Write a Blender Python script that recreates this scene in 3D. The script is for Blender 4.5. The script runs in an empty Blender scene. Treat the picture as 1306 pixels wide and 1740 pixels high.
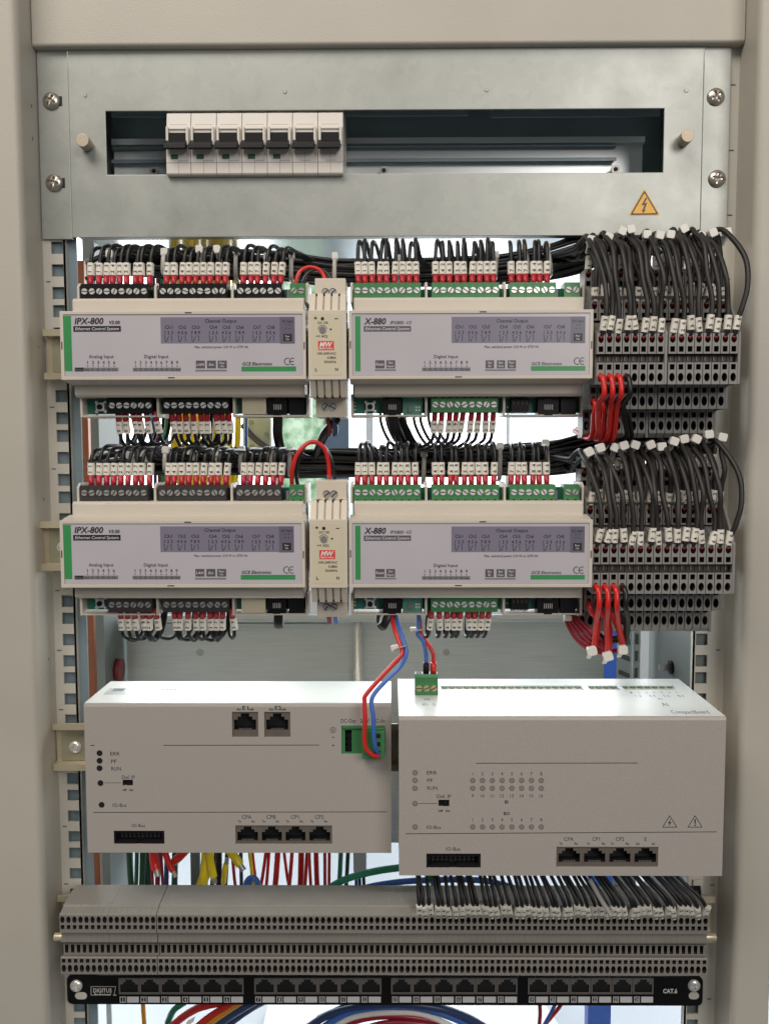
import bpy, bmesh, math, random
from mathutils import Vector, Matrix, Euler
random.seed(7)
S = bpy.context.scene
COL = S.collection
MM = 0.001
# ------------------------------------------------------------------ camera (mm: X right, Y away, Z up, z=0 at lens height)
FPX = 1450.0; PITCH = math.radians(4.127); YAW = math.radians(-0.425); ROLL = math.radians(-0.122)
CAM = Vector((4.87, -617.0, 0.0))
F_ = Vector((math.sin(YAW)*math.cos(PITCH), math.cos(YAW)*math.cos(PITCH), -math.sin(PITCH)))
R0 = F_.cross(Vector((0, 0, 1))).normalized(); U0 = R0.cross(F_)
R_ = math.cos(ROLL)*R0 + math.sin(ROLL)*U0
U_ = -math.sin(ROLL)*R0 + math.cos(ROLL)*U0
cd = bpy.data.cameras.new('camera'); cam = bpy.data.objects.new('camera', cd); COL.objects.link(cam)
cd.sensor_fit = 'VERTICAL'; cd.sensor_height = 24.0; cd.sensor_width = 24.0*0.75
cd.lens = 24.0*FPX/1740.0; cd.clip_start = 0.02; cd.clip_end = 60.0
cam.matrix_world = Matrix((( R_.x, U_.x, -F_.x, CAM.x*MM), (R_.y, U_.y, -F_.y, CAM.y*MM), (R_.z, U_.z, -F_.z, CAM.z*MM), (0, 0, 0, 1)))
S.camera = cam
S.view_settings.view_transform = 'Standard'; S.view_settings.look = 'None'; S.view_settings.exposure = 0.0; S.view_settings.gamma = 1.0
# ------------------------------------------------------------------ light
W = bpy.data.worlds.new('World'); S.world = W; W.use_nodes = True
bg = W.node_tree.nodes['Background']; bg.inputs[0].default_value = (0.86, 0.93, 1.0, 1); bg.inputs[1].default_value = 0.13
def area(name, loc, target, sx, sy, power, color):
    l = bpy.data.lights.new(name, 'AREA'); l.shape = 'RECTANGLE'; l.size = sx; l.size_y = sy; l.energy = power; l.color = color
    o = bpy.data.objects.new(name, l); COL.objects.link(o); o.location = loc
    o.rotation_euler = (Vector(target)-Vector(loc)).to_track_quat('-Z', 'Y').to_euler(); return o
area('ceiling_lamp', (-0.75, -1.35, 1.7), (0, 0, 0), 1.5, 1.0, 37, (1.0, 0.93, 0.84))
area('room_lamp', (1.0, -2.3, 0.95), (0, 0, -0.05), 1.0, 1.0, 25, (1.0, 0.95, 0.90))
# ------------------------------------------------------------------ pixel (of the 1306x1740 photo) to a point on a plane of known depth
def ray(px, py): return F_*FPX + R_*(px-653.0) + U_*(870.0-py)
def P(px, py, Y):
    d = ray(px, py); t = (Y-CAM.y)/d.y; q = CAM + d*t
    return Vector((q.x, Y, q.z))
def PZ(px, py, Z):
    d = ray(px, py); t = (Z-CAM.z)/d.z
    return CAM + d*t
# ------------------------------------------------------------------ materials
def mat(name, col, rough=0.5, metal=0.0, var=0.06, scale=60.0, bump=0.0, bscale=900.0, coat=0.0, spec=0.5, stretch=None, rvar=0.0, trans=0.0):
    m = bpy.data.materials.new(name); m.use_nodes = True
    nt = m.node_tree; b = nt.nodes['Principled BSDF']; N = nt.nodes.new; L = nt.links.new
    b.inputs['Roughness'].default_value = rough; b.inputs['Metallic'].default_value = metal
    b.inputs['Specular IOR Level'].default_value = spec
    b.inputs['Coat Weight'].default_value = coat; b.inputs['Coat Roughness'].default_value = 0.15
    b.inputs['Transmission Weight'].default_value = trans
    g = N('ShaderNodeNewGeometry'); co = g.outputs['Position']
    if stretch:
        mp = N('ShaderNodeMapping'); mp.inputs['Scale'].default_value = stretch; L(co, mp.inputs[0]); co = mp.outputs[0]
    n1 = N('ShaderNodeTexNoise'); n1.inputs['Scale'].default_value = scale; n1.inputs['Detail'].default_value = 5; L(co, n1.inputs['Vector'])
    mx = N('ShaderNodeMix'); mx.data_type = 'RGBA'; L(n1.outputs[0], mx.inputs[0])
    c = Vector(col)
    mx.inputs[6].default_value = (*[max(0, x*(1-var*2)) for x in c], 1); mx.inputs[7].default_value = (*[min(1, x*(1+var*2)) for x in c], 1)
    L(mx.outputs[2], b.inputs['Base Color'])
    if rvar:
        mr = N('ShaderNodeMapRange'); L(n1.outputs[0], mr.inputs[0]); mr.inputs[1].default_value = .3; mr.inputs[2].default_value = .7
        mr.inputs[3].default_value = rough-rvar; mr.inputs[4].default_value = rough+rvar; L(mr.outputs[0], b.inputs['Roughness'])
    if bump:
        n2 = N('ShaderNodeTexNoise'); n2.inputs['Scale'].default_value = bscale; n2.inputs['Detail'].default_value = 2; L(g.outputs['Position'], n2.inputs['Vector'])
        bp = N('ShaderNodeBump'); bp.inputs['Strength'].default_value = bump; bp.inputs['Distance'].default_value = 0.0004
        L(n2.outputs[0], bp.inputs['Height']); L(bp.outputs[0], b.inputs['Normal'])
    return m
def emis(name, col, s):
    m = bpy.data.materials.new(name); m.use_nodes = True; nt = m.node_tree
    b = nt.nodes['Principled BSDF']; b.inputs['Base Color'].default_value = (*col, 1)
    b.inputs['Emission Color'].default_value = (*col, 1); b.inputs['Emission Strength'].default_value = s; return m
def galv(name, col, rough, metal, spangle=0.16):
    m = mat(name, col, rough, metal, var=0.05, scale=25, rvar=0.06)
    nt = m.node_tree; N = nt.nodes.new; L = nt.links.new; b = nt.nodes['Principled BSDF']
    g = N('ShaderNodeNewGeometry'); v = N('ShaderNodeTexVoronoi'); v.inputs['Scale'].default_value = 170
    n = N('ShaderNodeTexNoise'); n.inputs['Scale'].default_value = 90; n.inputs['Detail'].default_value = 4
    ad = N('ShaderNodeMix'); ad.data_type = 'RGBA'; ad.blend_type = 'LINEAR_LIGHT'; ad.inputs[0].default_value = 0.012
    L(g.outputs['Position'], n.inputs['Vector']); L(g.outputs['Position'], ad.inputs[6]); L(n.outputs[1], ad.inputs[7]); L(ad.outputs[2], v.inputs['Vector'])
    bw = N('ShaderNodeRGBToBW'); L(v.outputs['Color'], bw.inputs[0])
    mr = N('ShaderNodeMapRange'); L(bw.outputs[0], mr.inputs[0]); mr.inputs[3].default_value = 1-spangle; mr.inputs[4].default_value = 1+spangle
    old = b.inputs['Base Color'].links[0].from_socket
    mu = N('ShaderNodeMix'); mu.data_type = 'RGBA'; mu.blend_type = 'MULTIPLY'; mu.inputs[0].default_value = 1
    L(old, mu.inputs[6]); L(mr.outputs[0], mu.inputs[7]); L(mu.outputs[2], b.inputs['Base Color'])
    return m
M = {}
M['paint'] = mat('beige_paint', (0.475, 0.44, 0.375), 0.45, bump=0.45, bscale=1100, var=0.05, scale=12)
M['railpaint'] = mat('rail_paint', (0.58, 0.55, 0.48), 0.45, var=0.04, scale=30)
M['galv'] = galv('galvanised_sheet', (0.365, 0.375, 0.345), 0.42, 0.4, 0.045)
M['plate'] = mat('brushed_plate', (0.56, 0.60, 0.59), 0.36, 0.35, var=0.10, scale=60, stretch=(0.4, 1, 12), rvar=0.08)
M['under'] = mat('smooth_galvanised_sheet', (0.66, 0.69, 0.70), 0.22, 0.9, var=0.1, scale=20, stretch=(6, 0.4, 1))
M['inner'] = mat('grey_interior_paint', (0.17, 0.20, 0.19), 0.5, var=0.06, scale=20)
M['bluegrey'] = mat('blue_grey_steel', (0.22, 0.28, 0.31), 0.4, 0.2, var=0.08, scale=20)
M['house'] = mat('module_plastic', (0.60, 0.54, 0.46), 0.42, bump=0.12, bscale=1800, var=0.03, scale=30)
M['psu'] = mat('power_supply_plastic', (0.63, 0.555, 0.45), 0.45, bump=0.12, bscale=1800, var=0.03, scale=30)
M['psulab'] = mat('power_supply_label', (0.62, 0.55, 0.40), 0.35, var=0.02)
M['label'] = mat('lilac_label', (0.50, 0.46, 0.49), 0.28, var=0.03, scale=30, coat=0.2)
M['purple'] = mat('purple_print', (0.21, 0.19, 0.25), 0.3, var=0.02)
M['purple2'] = mat('dark_purple_print', (0.14, 0.125, 0.17), 0.3, var=0.02)
M['ink'] = mat('black_ink', (0.02, 0.018, 0.022), 0.4, var=0.05)
M['greyink'] = mat('grey_ink', (0.10, 0.09, 0.11), 0.4, var=0.05)
M['strip'] = mat('grey_print', (0.20, 0.19, 0.20), 0.4, var=0.05)
M['white'] = mat('white_print', (0.75, 0.73, 0.70), 0.4, var=0.03)
M['green'] = mat('green_print', (0.045, 0.27, 0.085), 0.35, var=0.04)
M['red_print'] = mat('red_print', (0.72, 0.055, 0.045), 0.4, var=0.04)
M['yellow_print'] = mat('yellow_print', (0.80, 0.42, 0.02), 0.4, var=0.04)
M['tgreen'] = mat('terminal_green', (0.05, 0.20, 0.07), 0.38, var=0.06, scale=90)
M['tblack'] = mat('terminal_black', (0.010, 0.009, 0.010), 0.45, var=0.06, spec=0.2)
M['tgrey'] = mat('terminal_dark_grey', (0.048, 0.042, 0.040), 0.5, var=0.06, spec=0.3)
M['pcb'] = mat('circuit_board', (0.025, 0.16, 0.115), 0.35, var=0.25, scale=160)
M['pcb2'] = mat('pale_circuit_board', (0.10, 0.32, 0.24), 0.35, var=0.2, scale=160)
M['black'] = mat('black_plastic', (0.008, 0.007, 0.008), 0.42, var=0.08, spec=0.22)
M['dark'] = mat('dark_socket', (0.006, 0.0055, 0.006), 0.6, var=0.1)
M['hole'] = mat('terminal_hole', (0.060, 0.046, 0.040), 0.5, 0.2, var=0.3, scale=300)
M['steel'] = mat('screw_steel', (0.85, 0.83, 0.79), 0.3, 0.55, var=0.1, scale=300)
M['steel2'] = mat('dull_steel', (0.42, 0.41, 0.39), 0.4, 0.5, var=0.1, scale=300)
M['brass'] = mat('screw_brass', (0.55, 0.44, 0.26), 0.35, 0.85, var=0.1, scale=300)
M['knob'] = mat('nickel_knob', (0.46, 0.39, 0.30), 0.5, 0.5, var=0.08, scale=200, stretch=(1, 1, 8))
M['cable'] = mat('black_cable', (0.009, 0.008, 0.008), 0.38, var=0.12, scale=150)
M['cable2'] = mat('grey_black_cable', (0.020, 0.017, 0.015), 0.5, var=0.12, scale=150)
M['ferrule'] = mat('red_ferrule', (0.42, 0.018, 0.028), 0.38, var=0.08, scale=150)
M['ferrule2'] = mat('dark_red_ferrule', (0.20, 0.018, 0.020), 0.4, var=0.08, scale=150)
M['marker'] = mat('white_marker', (0.80, 0.75, 0.66), 0.45, var=0.04, scale=120)
M['tie'] = mat('nylon_tie', (0.72, 0.69, 0.63), 0.35, var=0.05, scale=120)
M['tiec'] = mat('nylon_strap', (0.40, 0.38, 0.35), 0.35, var=0.05, scale=120)
M['redw'] = mat('red_wire', (0.62, 0.022, 0.018), 0.32, var=0.05)
M['dredw'] = mat('dark_red_wire', (0.30, 0.012, 0.03), 0.32, var=0.05)
M['bluew'] = mat('blue_wire', (0.05, 0.15, 0.50), 0.32, var=0.05)
M['navyw'] = mat('navy_wire', (0.03, 0.06, 0.16), 0.35, var=0.05)
M['greenw'] = mat('green_wire', (0.02, 0.22, 0.12), 0.32, var=0.05)
M['dgreenw'] = mat('dark_green_wire', (0.02, 0.08, 0.035), 0.35, var=0.05)
M['yelloww'] = mat('yellow_wire', (0.86, 0.66, 0.02), 0.35, var=0.05)
M['orangew'] = mat('orange_wire', (0.70, 0.28, 0.02), 0.35, var=0.05)
M['copper'] = mat('copper', (0.27, 0.095, 0.045), 0.4, 0.5, var=0.15, scale=40)
M['dinrail'] = mat('yellow_passivated_rail', (0.62, 0.54, 0.38), 0.35, 0.45, var=0.1, scale=60)
M['dinsteel'] = mat('zinc_rail', (0.82, 0.86, 0.86), 0.3, 0.3, var=0.05, scale=30, stretch=(0.3, 1, 6))
M['bracket'] = mat('yellow_zinc_bracket', (0.42, 0.40, 0.28), 0.4, 0.4, var=0.12, scale=60)
M['tb'] = mat('terminal_block_grey', (0.235, 0.22, 0.205), 0.5, var=0.05, scale=60)
M['tb2'] = mat('terminal_strip_grey', (0.225, 0.21, 0.185), 0.5, bump=0.2, bscale=1500, var=0.06, scale=60)
M['ctrl'] = mat('controller_paint', (0.39, 0.355, 0.32), 0.42, bump=0.35, bscale=1300, var=0.07, scale=1100)
M['ctrltop'] = mat('controller_cover', (0.72, 0.76, 0.74), 0.3, bump=0.1, bscale=1300, var=0.03, scale=60)
M['ctrlside'] = mat('controller_side', (0.60, 0.56, 0.50), 0.4, var=0.03)
M['panel'] = mat('patch_black', (0.007, 0.006, 0.007), 0.45, var=0.1, spec=0.2)
M['jack'] = mat('jack_body', (0.165, 0.145, 0.13), 0.45, var=0.08, scale=120)
M['jackb'] = mat('jack_metal', (0.19, 0.16, 0.13), 0.4, 0.4, var=0.08, scale=120)
M['mcb'] = mat('breaker_plastic', (0.68, 0.63, 0.57), 0.42, bump=0.1, bscale=1800, var=0.03)
M['mcbg'] = mat('breaker_green_window', (0.05, 0.12, 0.06), 0.35, var=0.1)
M['sticker'] = mat('silver_sticker', (0.62, 0.66, 0.64), 0.2, 0.3, var=0.08, scale=120)
M['greyprint'] = mat('faint_grey_print', (0.10, 0.11, 0.11), 0.5, var=0.05)
M['bluepanel'] = mat('blue_board', (0.03, 0.10, 0.42), 0.4, var=0.05)
M['floor'] = mat('pale_floor', (0.50, 0.56, 0.62), 0.4, var=0.06, scale=6)
M['roomwall'] = mat('room_wall', (0.60, 0.62, 0.62), 0.6, var=0.03, scale=4)
M['paper'] = mat('white_paper', (0.85, 0.87, 0.88), 0.6, var=0.02)
M['rearrail'] = mat('zinc_slotted_rail', (0.60, 0.66, 0.68), 0.35, 0.3, var=0.06, scale=40)
# ------------------------------------------------------------------ mesh builder
def smoothpath(pts, n=5):
    pts = [Vector(p) for p in pts]
    if len(pts) < 3: return pts
    out = []
    for i in range(len(pts)-1):
        p0 = pts[i-1] if i else pts[0]*2-pts[1]; p1 = pts[i]; p2 = pts[i+1]; p3 = pts[i+2] if i+2 < len(pts) else pts[-1]*2-pts[-2]
        for k in range(n):
            t = k/n
            out.append(0.5*((2*p1)+(p2-p0)*t+(2*p0-5*p1+4*p2-p3)*t*t+(3*p1-p0-3*p2+p3)*t**3))
    out.append(pts[-1]); return out
class MB:
    def __init__(s): s.v = []; s.f = []; s.mi = []; s.sm = []
    def face(s, pts, mi=0, sm=False):
        b = len(s.v); s.v += [tuple(p) for p in pts]; s.f.append(tuple(range(b, b+len(pts)))); s.mi.append(mi); s.sm.append(sm)
    def faces(s, vs, fs, mi=0, sm=False):
        b = len(s.v); s.v += [tuple(p) for p in vs]
        for f in fs: s.f.append(tuple(b+i for i in f)); s.mi.append(mi); s.sm.append(sm)
    def box(s, x0, x1, y0, y1, z0, z1, mi=0):
        x0, x1 = sorted((x0, x1)); y0, y1 = sorted((y0, y1)); z0, z1 = sorted((z0, z1))
        vs = [(x0,y0,z0),(x1,y0,z0),(x1,y1,z0),(x0,y1,z0),(x0,y0,z1),(x1,y0,z1),(x1,y1,z1),(x0,y1,z1)]
        s.faces(vs, [(0,3,2,1),(4,5,6,7),(0,1,5,4),(1,2,6,5),(2,3,7,6),(3,0,4,7)], mi)
    def prism(s, prof, x0, x1, mi=0, caps=True, sm=False):   # profile in (y,z), closed, extruded along x
        n = len(prof); vs = [(x0, y, z) for y, z in prof]+[(x1, y, z) for y, z in prof]
        fs = [(i, (i+1) % n, n+(i+1) % n, n+i) for i in range(n)]
        s.faces(vs, fs, mi, sm)
        if caps: s.faces(vs, [tuple(range(n-1, -1, -1)), tuple(range(n, 2*n))], mi)
    def prismz(s, prof, z0, z1, mi=0, sm=False):             # profile in (x,y)
        n = len(prof); vs = [(x, y, z0) for x, y in prof]+[(x, y, z1) for x, y in prof]
        s.faces(vs, [(i, (i+1) % n, n+(i+1) % n, n+i) for i in range(n)], mi, sm)
        s.faces(vs, [tuple(range(n-1, -1, -1)), tuple(range(n, 2*n))], mi)
    def slab(s, prof, y0, y1, mi=0):                          # profile in (x,z), counterclockwise from the front, thickness along y
        n = len(prof); vs = [(x, y0, z) for x, z in prof]+[(x, y1, z) for x, z in prof]
        s.faces(vs, [tuple(range(n)), tuple(range(2*n-1, n-1, -1))]+[(i, n+i, n+(i+1) % n, (i+1) % n) for i in range(n)], mi)
    def cyl(s, c, axis, r, h, n=12, mi=0, r2=None, caps=True):
        c = Vector(c); a = Vector(axis).normalized(); u = a.orthogonal().normalized(); w = a.cross(u); r2 = r if r2 is None else r2
        A = [c+(u*math.cos(t)+w*math.sin(t))*r for t in [2*math.pi*i/n for i in range(n)]]
        B = [c+a*h+(u*math.cos(t)+w*math.sin(t))*r2 for t in [2*math.pi*i/n for i in range(n)]]
        s.faces(A+B, [(i, (i+1) % n, n+(i+1) % n, n+i) for i in range(n)], mi, True)
        if caps: s.faces(A+B, [tuple(range(n-1, -1, -1)), tuple(range(n, 2*n))], mi)
    def tube(s, pts, r, sides=8, mi=0, n=5, flat=None):
        p = smoothpath(pts, n); m = len(p); vs = []; fs = []
        t0 = (p[1]-p[0]).normalized(); u = t0.orthogonal().normalized() if flat is None else Vector(flat)
        for i in range(m):
            t = (p[min(i+1, m-1)]-p[max(i-1, 0)])
            t = t.normalized() if t.length > 1e-6 else t0
            u = (u-t*u.dot(t)); u = u.normalized() if u.length > 1e-6 else t.orthogonal().normalized(); w = t.cross(u)
            ri = r(i/(m-1)) if callable(r) else r
            ru, rw = (ri, ri) if not isinstance(ri, tuple) else ri
            for k in range(sides):
                a = 2*math.pi*k/sides; vs.append(p[i]+u*math.cos(a)*ru+w*math.sin(a)*rw)
        for i in range(m-1):
            for k in range(sides):
                k2 = (k+1) % sides; fs.append((i*sides+k, i*sides+k2, (i+1)*sides+k2, (i+1)*sides+k))
        s.faces(vs, fs, mi, True)
        s.faces(vs, [tuple(range(sides-1, -1, -1)), tuple(range((m-1)*sides, m*sides))], mi)
    def band(s, x0, x1, z0, z1, Y, up, lo, depth, mi=0, inner=1, bottom=1):
        # a rectangular front face with one hole: UP/LO chains from left to right (x,z); the hole is DEPTH deep
        lx, rx = up[0], up[-1]
        s.face([(x0, Y, z1), (x0, Y, up[0][1])]+[(x, Y, z) for x, z in up]+[(x1, Y, up[-1][1]), (x1, Y, z1)], mi)
        s.face([(x1, Y, z0), (x1, Y, lo[-1][1])]+[(x, Y, z) for x, z in reversed(lo)]+[(x0, Y, lo[0][1]), (x0, Y, z0)], mi)
        if abs(up[0][1]-lo[0][1]) > 1e-6:
            s.face([(x0, Y, up[0][1]), (x0, Y, lo[0][1]), (lo[0][0], Y, lo[0][1]), (up[0][0], Y, up[0][1])], mi)
            s.face([(x1, Y, lo[-1][1]), (x1, Y, up[-1][1]), (up[-1][0], Y, up[-1][1]), (lo[-1][0], Y, lo[-1][1])], mi)
        ring = list(up)+[q for q in reversed(lo)]
        rr = [ring[0]]
        for q in ring[1:]:
            if (abs(q[0]-rr[-1][0])+abs(q[1]-rr[-1][1])) > 1e-6: rr.append(q)
        if (abs(rr[0][0]-rr[-1][0])+abs(rr[0][1]-rr[-1][1])) < 1e-6: rr.pop()
        n = len(rr)
        vs = [(x, Y, z) for x, z in rr]+[(x, Y+depth, z) for x, z in rr]
        s.faces(vs, [(i, n+i, n+(i+1) % n, (i+1) % n) for i in range(n)], inner)
        if bottom >= 0: s.faces(vs, [tuple(range(2*n-1, n-1, -1))], bottom)
    def sq(s, x0, x1, z0, z1, Y, hx0, hx1, hz0, hz1, depth, **k):
        s.band(x0, x1, z0, z1, Y, [(hx0, hz1), (hx1, hz1)], [(hx0, hz0), (hx1, hz0)], depth, **k)
    def rd(s, x0, x1, z0, z1, Y, cx, cz, rx, rz, depth, n=6, **k):
        up = [(cx-rx*math.cos(math.pi*i/n), cz+rz*math.sin(math.pi*i/n)) for i in range(n+1)]
        lo = [(cx-rx*math.cos(math.pi*i/n), cz-rz*math.sin(math.pi*i/n)) for i in range(n+1)]
        s.band(x0, x1, z0, z1, Y, up, lo, depth, **k)
    def mesh(s, name, mats, org=(0, 0, 0), bevel=0, seg=2, fix=True):
        me = bpy.data.meshes.new(name); o = Vector(org)
        me.from_pydata([tuple((Vector(p)-o)*MM) for p in s.v], [], s.f)
        for m in mats: me.materials.append(M[m])
        me.polygons.foreach_set('material_index', s.mi); me.polygons.foreach_set('use_smooth', s.sm)
        if fix or bevel:
            bm = bmesh.new(); bm.from_mesh(me)
            bmesh.ops.remove_doubles(bm, verts=bm.verts, dist=2e-6)
            bmesh.ops.recalc_face_normals(bm, faces=bm.faces)
            if bevel:
                ed = [e for e in bm.edges if len(e.link_faces) == 2 and e.calc_face_angle(0) > 0.5]
                bmesh.ops.bevel(bm, geom=ed, offset=bevel*MM, segments=seg, profile=0.6, affect='EDGES', clamp_overlap=True)
            bm.to_mesh(me); bm.free()
        me.update(); return me
    def build(s, name, mats, parent=None, org=None, bevel=0, seg=2, fix=True):
        if isinstance(mats, str): mats = [mats]
        if org is None:
            xs = [p[0] for p in s.v]; ys = [p[1] for p in s.v]; zs = [p[2] for p in s.v]
            org = ((min(xs)+max(xs))/2, (min(ys)+max(ys))/2, min(zs))
        return link(name, s.mesh(name, mats, org, bevel, seg, fix), parent, org)
ORG = {}
def link(name, data, parent=None, at=(0, 0, 0), rot=None):
    o = bpy.data.objects.new(name, data); COL.objects.link(o); ORG[o] = Vector(at)
    o.location = (Vector(at)-(ORG[parent] if parent else Vector((0, 0, 0))))*MM
    if rot is not None: o.rotation_euler = rot
    if parent: o.parent = parent
    return o
def tag(o, label=None, cat=None, group=None, kind=None):
    if label: o['label'] = label
    if cat: o['category'] = cat
    if group: o['group'] = group
    if kind: o['kind'] = kind
    return o
def thing(name, at, label, cat, group=None): return tag(link(name, None, None, at), label, cat, group)
KIDS = {}
def copy_tree(o, shift, parent=None):
    c = o.copy(); COL.objects.link(c); c.parent = parent
    ORG[c] = ORG[o]+Vector(shift)
    if parent is None: c.location = ORG[c]*MM
    for ch in [x for x in list(S.objects) if x.parent == o]: copy_tree(ch, shift, c)
    return c
def kids(o): return [x for x in list(S.objects) if x.parent == o]
# ------------------------------------------------------------------ lettering
TC = {}
def tmesh(s, bold=0.0, shear=0.0):
    k = (s, bold, shear)
    if k not in TC:
        cu = bpy.data.curves.new('t', 'FONT'); cu.body = s; cu.size = 1; cu.shear = shear; cu.offset = bold; cu.resolution_u = 2; cu.fill_mode = 'FRONT'
        ob = bpy.data.objects.new('t', cu); me = bpy.data.meshes.new_from_object(ob)
        vs = [(v.co.x, v.co.y) for v in me.vertices]; fs = [tuple(p.vertices) for p in me.polygons]
        bpy.data.objects.remove(ob); bpy.data.curves.remove(cu); bpy.data.meshes.remove(me)
        x0 = min(v[0] for v in vs) if vs else 0
        vs = [(x-x0, y) for x, y in vs]; TC[k] = (vs, fs, max(v[0] for v in vs) if vs else 1)
    return TC[k]
CAP = 0.70
def put(mb, s, x0, x1, yt, yb, Y, mi=0, bold=0.0, shear=0.0, dz=0.0):
    vs, fs, w = tmesh(s, bold, shear)
    A = P(x0, yb, Y); B = P(x1, yt, Y); sx = (B.x-A.x)/w; sz = (B.z-A.z)/CAP
    mb.faces([(A.x+x*sx, Y, A.z+y*sz+dz) for x, y in vs], fs, mi)
def putc(mb, s, cx, yt, yb, Y, mi=0, bold=0.0, shear=0.0, k=1.0):
    w = tmesh(s, bold, shear)[2]/CAP*(yb-yt)*k
    put(mb, s, cx-w/2, cx+w/2, yt, yb, Y, mi, bold, shear)
def rect(mb, x0, x1, y0, y1, Y, mi=0):
    A = P(x0, y1, Y); B = P(x1, y0, Y)
    mb.face([(A.x, Y, A.z), (B.x, Y, A.z), (B.x, Y, B.z), (A.x, Y, B.z)], mi)
def pbox(mb, x0, x1, y0, y1, Ya, Yb, mi=0):       # a box whose front face (plane Ya) covers these photo pixels
    A = P(x0, y1, Ya); B = P(x1, y0, Ya); mb.box(A.x, B.x, Ya, Yb, A.z, B.z, mi)
def line(mb, x0, y0, x1, y1, Y, w, mi=0):
    A = P(x0, y0, Y); B = P(x1, y1, Y); d = (B-A); d.normalize(); n = Vector((-d.z, 0, d.x))*w/2
    mb.face([A-n, B-n, B+n, A+n], mi)
def disc(mb, px, py, r, Y, mi=0, n=12):
    c = P(px, py, Y); mb.face([(c.x+r*math.cos(2*math.pi*i/n), Y, c.z+r*math.sin(2*math.pi*i/n)) for i in range(n)], mi)
NUM = ['first', 'second', 'third', 'fourth', 'fifth', 'sixth', 'seventh', 'eighth', 'ninth', 'tenth', 'eleventh', 'twelfth', 'thirteenth', 'fourteenth', 'fifteenth', 'sixteenth']
# ------------------------------------------------------------------ shared small meshes
def slot_screw(name, r, m, dark='dark'):
    b = MB(); w = r*0.16
    for sg in (1, -1):
        a0 = math.asin(w/r); n = 8
        pr = [(r*math.cos(a0+(math.pi-2*a0)*i/n), sg*r*math.sin(a0+(math.pi-2*a0)*i/n)) for i in range(n+1)]
        if sg < 0: pr.reverse()
        b.slab(pr, -0.5, 0.6, 0)
    b.cyl((0, 0.55, 0), (0, -1, 0), r*0.98, 0.5, 12, 1)
    return b.mesh(name, [m, dark], bevel=0)
def cross_screw(name, r, m, h=None):
    h = h or r*0.55; b = MB(); na, nr = 40, 12; vs = []; fs = []
    for j in range(nr+1):
        q = j/nr; rr = r*q
        for i in range(na):
            a = 2*math.pi*i/na; x, z = rr*math.cos(a), rr*math.sin(a)
            y = -h*math.sqrt(max(0, 1-(q*0.97)**2))
            w = r*0.13
            if q < 0.62 and (abs(x) < w+0.02 or abs(z) < w+0.02): y += h*0.85*(1-q*0.8)
            vs.append((x, y, z))
    for j in range(nr):
        for i in range(na):
            k = (i+1) % na; fs.append((j*na+i, j*na+k, (j+1)*na+k, (j+1)*na+i))
    b.faces(vs, fs, 0, False)
    b.cyl((0, 0.6, 0), (0, -1, 0), r, 0.9, na, 0)
    return b.mesh(name, [m])
SCR = slot_screw('screw', 2.0, 'steel'); SCRG = slot_screw('screw', 2.0, 'steel2'); SCRB = slot_screw('screw', 2.2, 'brass'); SCRD = slot_screw('screw', 2.3, 'steel2')
M['pscrew'] = mat('panel_screw', (0.50, 0.46, 0.40), 0.3, 0.85, var=0.15, scale=300)
XS = cross_screw('cross_screw', 6.0, 'pscrew'); XS2 = cross_screw('cross_screw', 4.6, 'steel')
# ================================================================== THE ROOM BEHIND
YW = 1500.0
b = MB(); b.box(-3000, 3000, 40, 3200, -712, -700); tag(b.build('floor', 'floor'), 'pale grey floor seen under the cabinet', kind='structure')
b = MB(); b.box(-3000, 3000, YW, YW+60, -700, -215); tag(b.build('wall', 'roomwall'), 'pale wall below the window', kind='structure')
def win_mat(name, cols, st, scale=6.0):
    m = bpy.data.materials.new(name); m.use_nodes = True; nt = m.node_tree; N = nt.nodes.new; L = nt.links.new
    bs = nt.nodes['Principled BSDF']; g = N('ShaderNodeNewGeometry'); n = N('ShaderNodeTexNoise'); n.inputs['Scale'].default_value = scale; n.inputs['Detail'].default_value = 4
    L(g.outputs['Position'], n.inputs['Vector']); r = N('ShaderNodeValToRGB'); L(n.outputs[0], r.inputs[0])
    r.color_ramp.elements[0].position = 0.36; r.color_ramp.elements[1].position = 0.64
    r.color_ramp.elements[0].color = (*cols[0], 1); r.color_ramp.elements[1].color = (*cols[1], 1)
    bs.inputs['Base Color'].default_value = (.02, .02, .02, 1); L(r.outputs[0], bs.inputs['Emission Color']); bs.inputs['Emission Strength'].default_value = st
    return m
M['pane_white'] = win_mat('bright_pane', [(0.88, 0.95, 1.0), (1, 1, 1)], 5.5)
M['pane_green'] = win_mat('garden_pane', [(0.16, 0.36, 0.18), (0.72, 0.95, 0.72)], 0.95, 30)
M['pane_blue'] = win_mat('hazy_pane', [(0.66, 0.82, 0.95), (0.97, 1, 1)], 1.9, 5)
M['mullion'] = mat('blue_grey_window_frame', (0.10, 0.15, 0.22), 0.5)
wn = thing('window', (0, YW, -215), 'bright overexposed window behind the open cabinet', 'window')
xs = [(-2200, P(478, 740, YW).x-14, 'pane_white'), (P(478, 740, YW).x, P(552, 740, YW).x, 'pane_green'), (P(592, 740, YW).x, P(622, 740, YW).x, 'pane_blue'), (P(634, 740, YW).x, P(858, 740, YW).x, 'pane_white'), (P(864, 740, YW).x, P(985, 740, YW).x, 'pane_blue'), (P(994, 740, YW).x, 2200, 'pane_white')]
for x0, x1, m in xs:
    b = MB(); b.box(x0, x1, YW+22, YW+28, -205, 1500); b.build('pane', m, wn)
for a, c in zip(xs[:-1], xs[1:]):
    b = MB(); b.box(a[1], c[0], YW-10, YW+40, -205, 1500); b.build('mullion', 'mullion' if c[0]-a[1] > 30 else 'rearrail', wn)
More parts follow.
